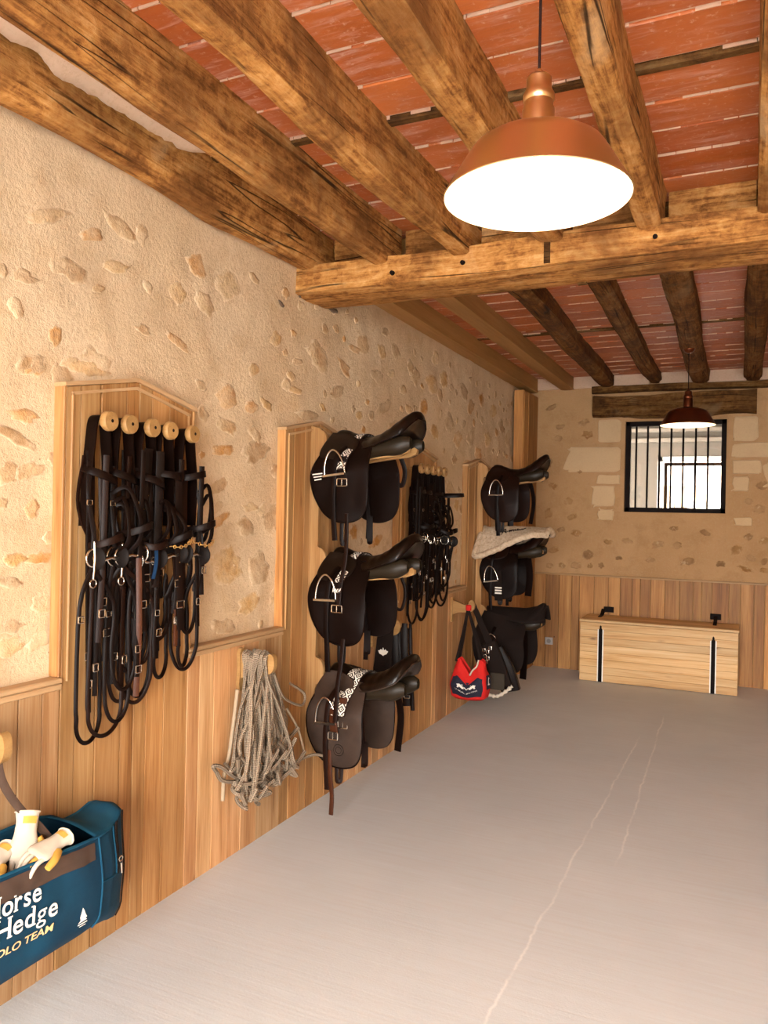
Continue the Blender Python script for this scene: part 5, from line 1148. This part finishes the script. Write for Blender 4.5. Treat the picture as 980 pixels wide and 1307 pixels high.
cr = [(-.032, .008), (-.020, .012), (-.015, .020), (-.006, .012), (0, .030), (.006, .012), (.015, .020), (.020, .012), (.032, .008), (.022, -.010), (.010, -.014), (0, -.022), (-.010, -.014), (-.022, -.010)]
obj('crown_badge', MB().add([(.105 + a * 1.05, hy - .0625, .715 + b) for a, b in cr], [tuple(range(len(cr)))]), M['white_cloth'], g0, label='white crown badge')
e0 = gpanel('girth_end', .215, .045, .02, .40, M['black_leather'], .03); gpanel('girth_end', .25, .022, .03, .375, M['black_leather'], .03)
for z in (.52, .49, .46): obj('buckle', ring((.252, hy - .03, z), .004, .003, 'y', sq=(.034, .020)), M['steel'], e0)

# ------------------------------------------------------------------ red bag and black boot bag on the last hook
hy, hz = HOOKS['red']; ry = 5.74
rbg = thing('red_bag', (.16, ry, .14), 'red canvas bag with navy pocket hanging below the last wooden hook', 'bag')
RB = [(0, .125), (.04, .150), (.3, .160), (.6, .150), (.82, .128), (1, .118)]; RD = [(0, .060), (.06, .085), (.4, .090), (.7, .070), (1, .035)]
def redp(u, v):
    """u around (front faces the viewer), v height; the rim dips in a V at front and back"""
    an = u * 2 * math.pi; w, = interp(RB, v); d, = interp(RD, v); cx = .175 + .012 * v
    c, s = math.cos(an), math.sin(an); e = .55
    X = math.copysign(abs(c) ** e, c) * w; Yd = math.copysign(abs(s) ** e, s) * d
    f = abs(c) ; top = .455 - .115 * (1 - min(1, abs(X) / .085)) - .02 * sstep(.09, .12, abs(X)); z = lerp(.145, top, v) + .012 * (X / .15) ** 2 * (1 - v)
    k = noise.noise(Vector((X * 10, Yd * 10, v * 4))) * .008
    return Vector((cx + X * .95 + k, ry + Yd - .02 * v + k, z))
rbo = obj('bag_body', MB().grid(redp, 64, 24, closeu=True), M['red'], rbg, smooth=75, fix=True); rbo.modifiers.new('thickness', 'SOLIDIFY').thickness = .004
bt = [redp(i / 40, 0) for i in range(40)]; obj('base', MB().add(bt, [tuple(range(40))]), M['red'], rbo)
obj('inner_lining', MB().add([redp(i / 40, .45) * .9 + Vector((.0175, ry * .1, .024)) for i in range(40)], [tuple(range(40))]), M['black_cloth'], rbo)
obj('rim_tape', MB().tube([redp(i / 64, 1) for i in range(64)], .004, 6, closed=True), M['red'], rbo)
def rfront(a, b, off=.004):
    """a across -1..1 on the front, b height 0..1"""
    u = .75 + a * .16; p = redp(u % 1, b); return p + Vector((0, -off, 0))
pk = obj('pocket', MB().grid(lambda u, v: rfront(lerp(-.80, .80, u), lerp(.12, .60, v) , .006 + .004 * math.sin(v * 3.1)), 20, 10), M['navy'], rbo, smooth=60, label='navy front pocket')
obj('pocket_edge', MB().tube([rfront(lerp(-.82, .82, i / 20), .61, .009) for i in range(21)], .004, 6), M['red'], pk)
def logo(pts_list, fn_, name, mt, par):
    mb = MB()
    for pts in pts_list: mb.add([fn_(a, b) for a, b in pts], [tuple(range(len(pts)))])
    obj(name, mb, mt, par)
fL = lambda a, b: rfront(a * .95, b, .0125)
horse = [[(-.30, .42), (-.18, .47), (-.06, .455), (-.02, .43), (-.06, .38), (-.16, .40), (-.20, .35), (-.26, .35), (-.24, .40)], [(.30, .42), (.18, .47), (.06, .455), (.02, .43), (.06, .38), (.16, .40), (.20, .35), (.26, .35), (.24, .40)], [(-.06, .46), (0, .50), (.06, .46), (0, .43)], [(-.12, .475), (-.08, .51), (-.06, .48)], [(.12, .475), (.08, .51), (.06, .48)]]
logo(horse, fL, 'emblem', M['white_cloth'], pk)
mb = text_mesh('LA MARTINA', .026, .0006); w = width(mb); x0_ = min(v[0] for v in mb.v)
mb.v = [tuple(fL(lerp(-.40, .40, (x - x0_) / w), .26 + y * 2.4)) for x, y, z in mb.v]; obj('lettering', mb, M['white_cloth'], pk)
obj('side_pocket', MB().grid(lambda u, v: redp((.94 + .10 * u) % 1, lerp(.30, .68, v)) + Vector((.006, -.006, 0)), 8, 8), M['navy'], rbo, smooth=60)
sp0 = lambda a, b: redp((.96 + .05 * a) % 1, b) + Vector((.011, -.010, 0))
logo([[(.2, .42), (.8, .42), (.8, .45), (.2, .45)], [(.35, .45), (.65, .45), (.60, .56), (.72, .60), (.55, .64), (.35, .60), (.42, .54)]], sp0, 'emblem', M['white_cloth'], rbo)
for s, tx in ((-1, .075), (1, .275)):
    for dy in (-.045, .03):
        obj('handle', MB().strap(spline([(tx, ry + dy, .43), (lerp(tx, .15, .5), lerp(ry + dy, hy, .5) - .01, .63), (.145 + s * .004, hy - .02, .82), (.146 + s * .004, hy, .872)], 6), .020, .005, (.2, -1, 0)), M['black_cloth'], rbg, smooth=50)
obj('handle_wrap', MB().lathe([(.012, .0), (.022, .004), (.022, .042), (.012, .046)], (.147, hy - .018, .815), 'z', 14), M['red'], rbg, smooth=50, label='red handle wrap')
obj('tag_cord', MB().tube(spline([(.20, ry - .085, .34), (.22, ry - .085, .38), (.25, ry - .08, .41), (.262, ry - .07, .46)], 5), .007, 6), M['glove_white'], rbg, smooth=60)

bb = thing('leg_boots', (.30, 5.95, .15), 'black padded leg boots with metal buckles hanging right of the red bag', 'boots')
def bpanel(nm, p0, p1, p2, w0, w1, mt, th=.02, hint=(.1, -1, 0)):
    s_ = spline([p0, p1, p2], 8); n = len(s_); return obj(nm, MB().strap(s_, [lerp(w0, w1, i / (n - 1)) for i in range(n)], th, hint), mt, bb, smooth=50)
bpanel('shoulder_strap', (.16, 5.79, .885), (.22, 5.86, .70), (.30, 5.93, .48), .035, .06, M['black_cloth'], .012)
b1 = bpanel('boot_pad', (.26, 5.92, .56), (.32, 5.94, .38), (.36, 5.95, .22), .11, .17, M['black_cloth'], .05); b2_ = bpanel('boot_pad', (.30, 5.99, .50), (.38, 6.0, .34), (.42, 6.02, .18), .12, .15, M['black_leather'], .05)
obj('fleece_edge', MB().tube(spline([(.275, 5.90, .155), (.34, 5.90, .150), (.40, 5.91, .185), (.455, 5.93, .235)], 6), [.014 + .006 * math.sin(i * 2.1) for i in range(19)], 8), M['glove_white'], b1, smooth=70, label='white fleece edge')
obj('closing_flap', MB().cbox(.285, .40, 5.895, 5.905, .20, .33, .004), fabric('olive_flap', (.040, .030, .020)), b1)
for i, (x, z) in enumerate(((.235, .50), (.265, .49), (.245, .455), (.268, .44), (.285, .52), (.255, .41))): obj('buckle', ring((x, 5.885, z), .004, .0032, 'y', sq=(.020, .026)), M['steel'], b1)
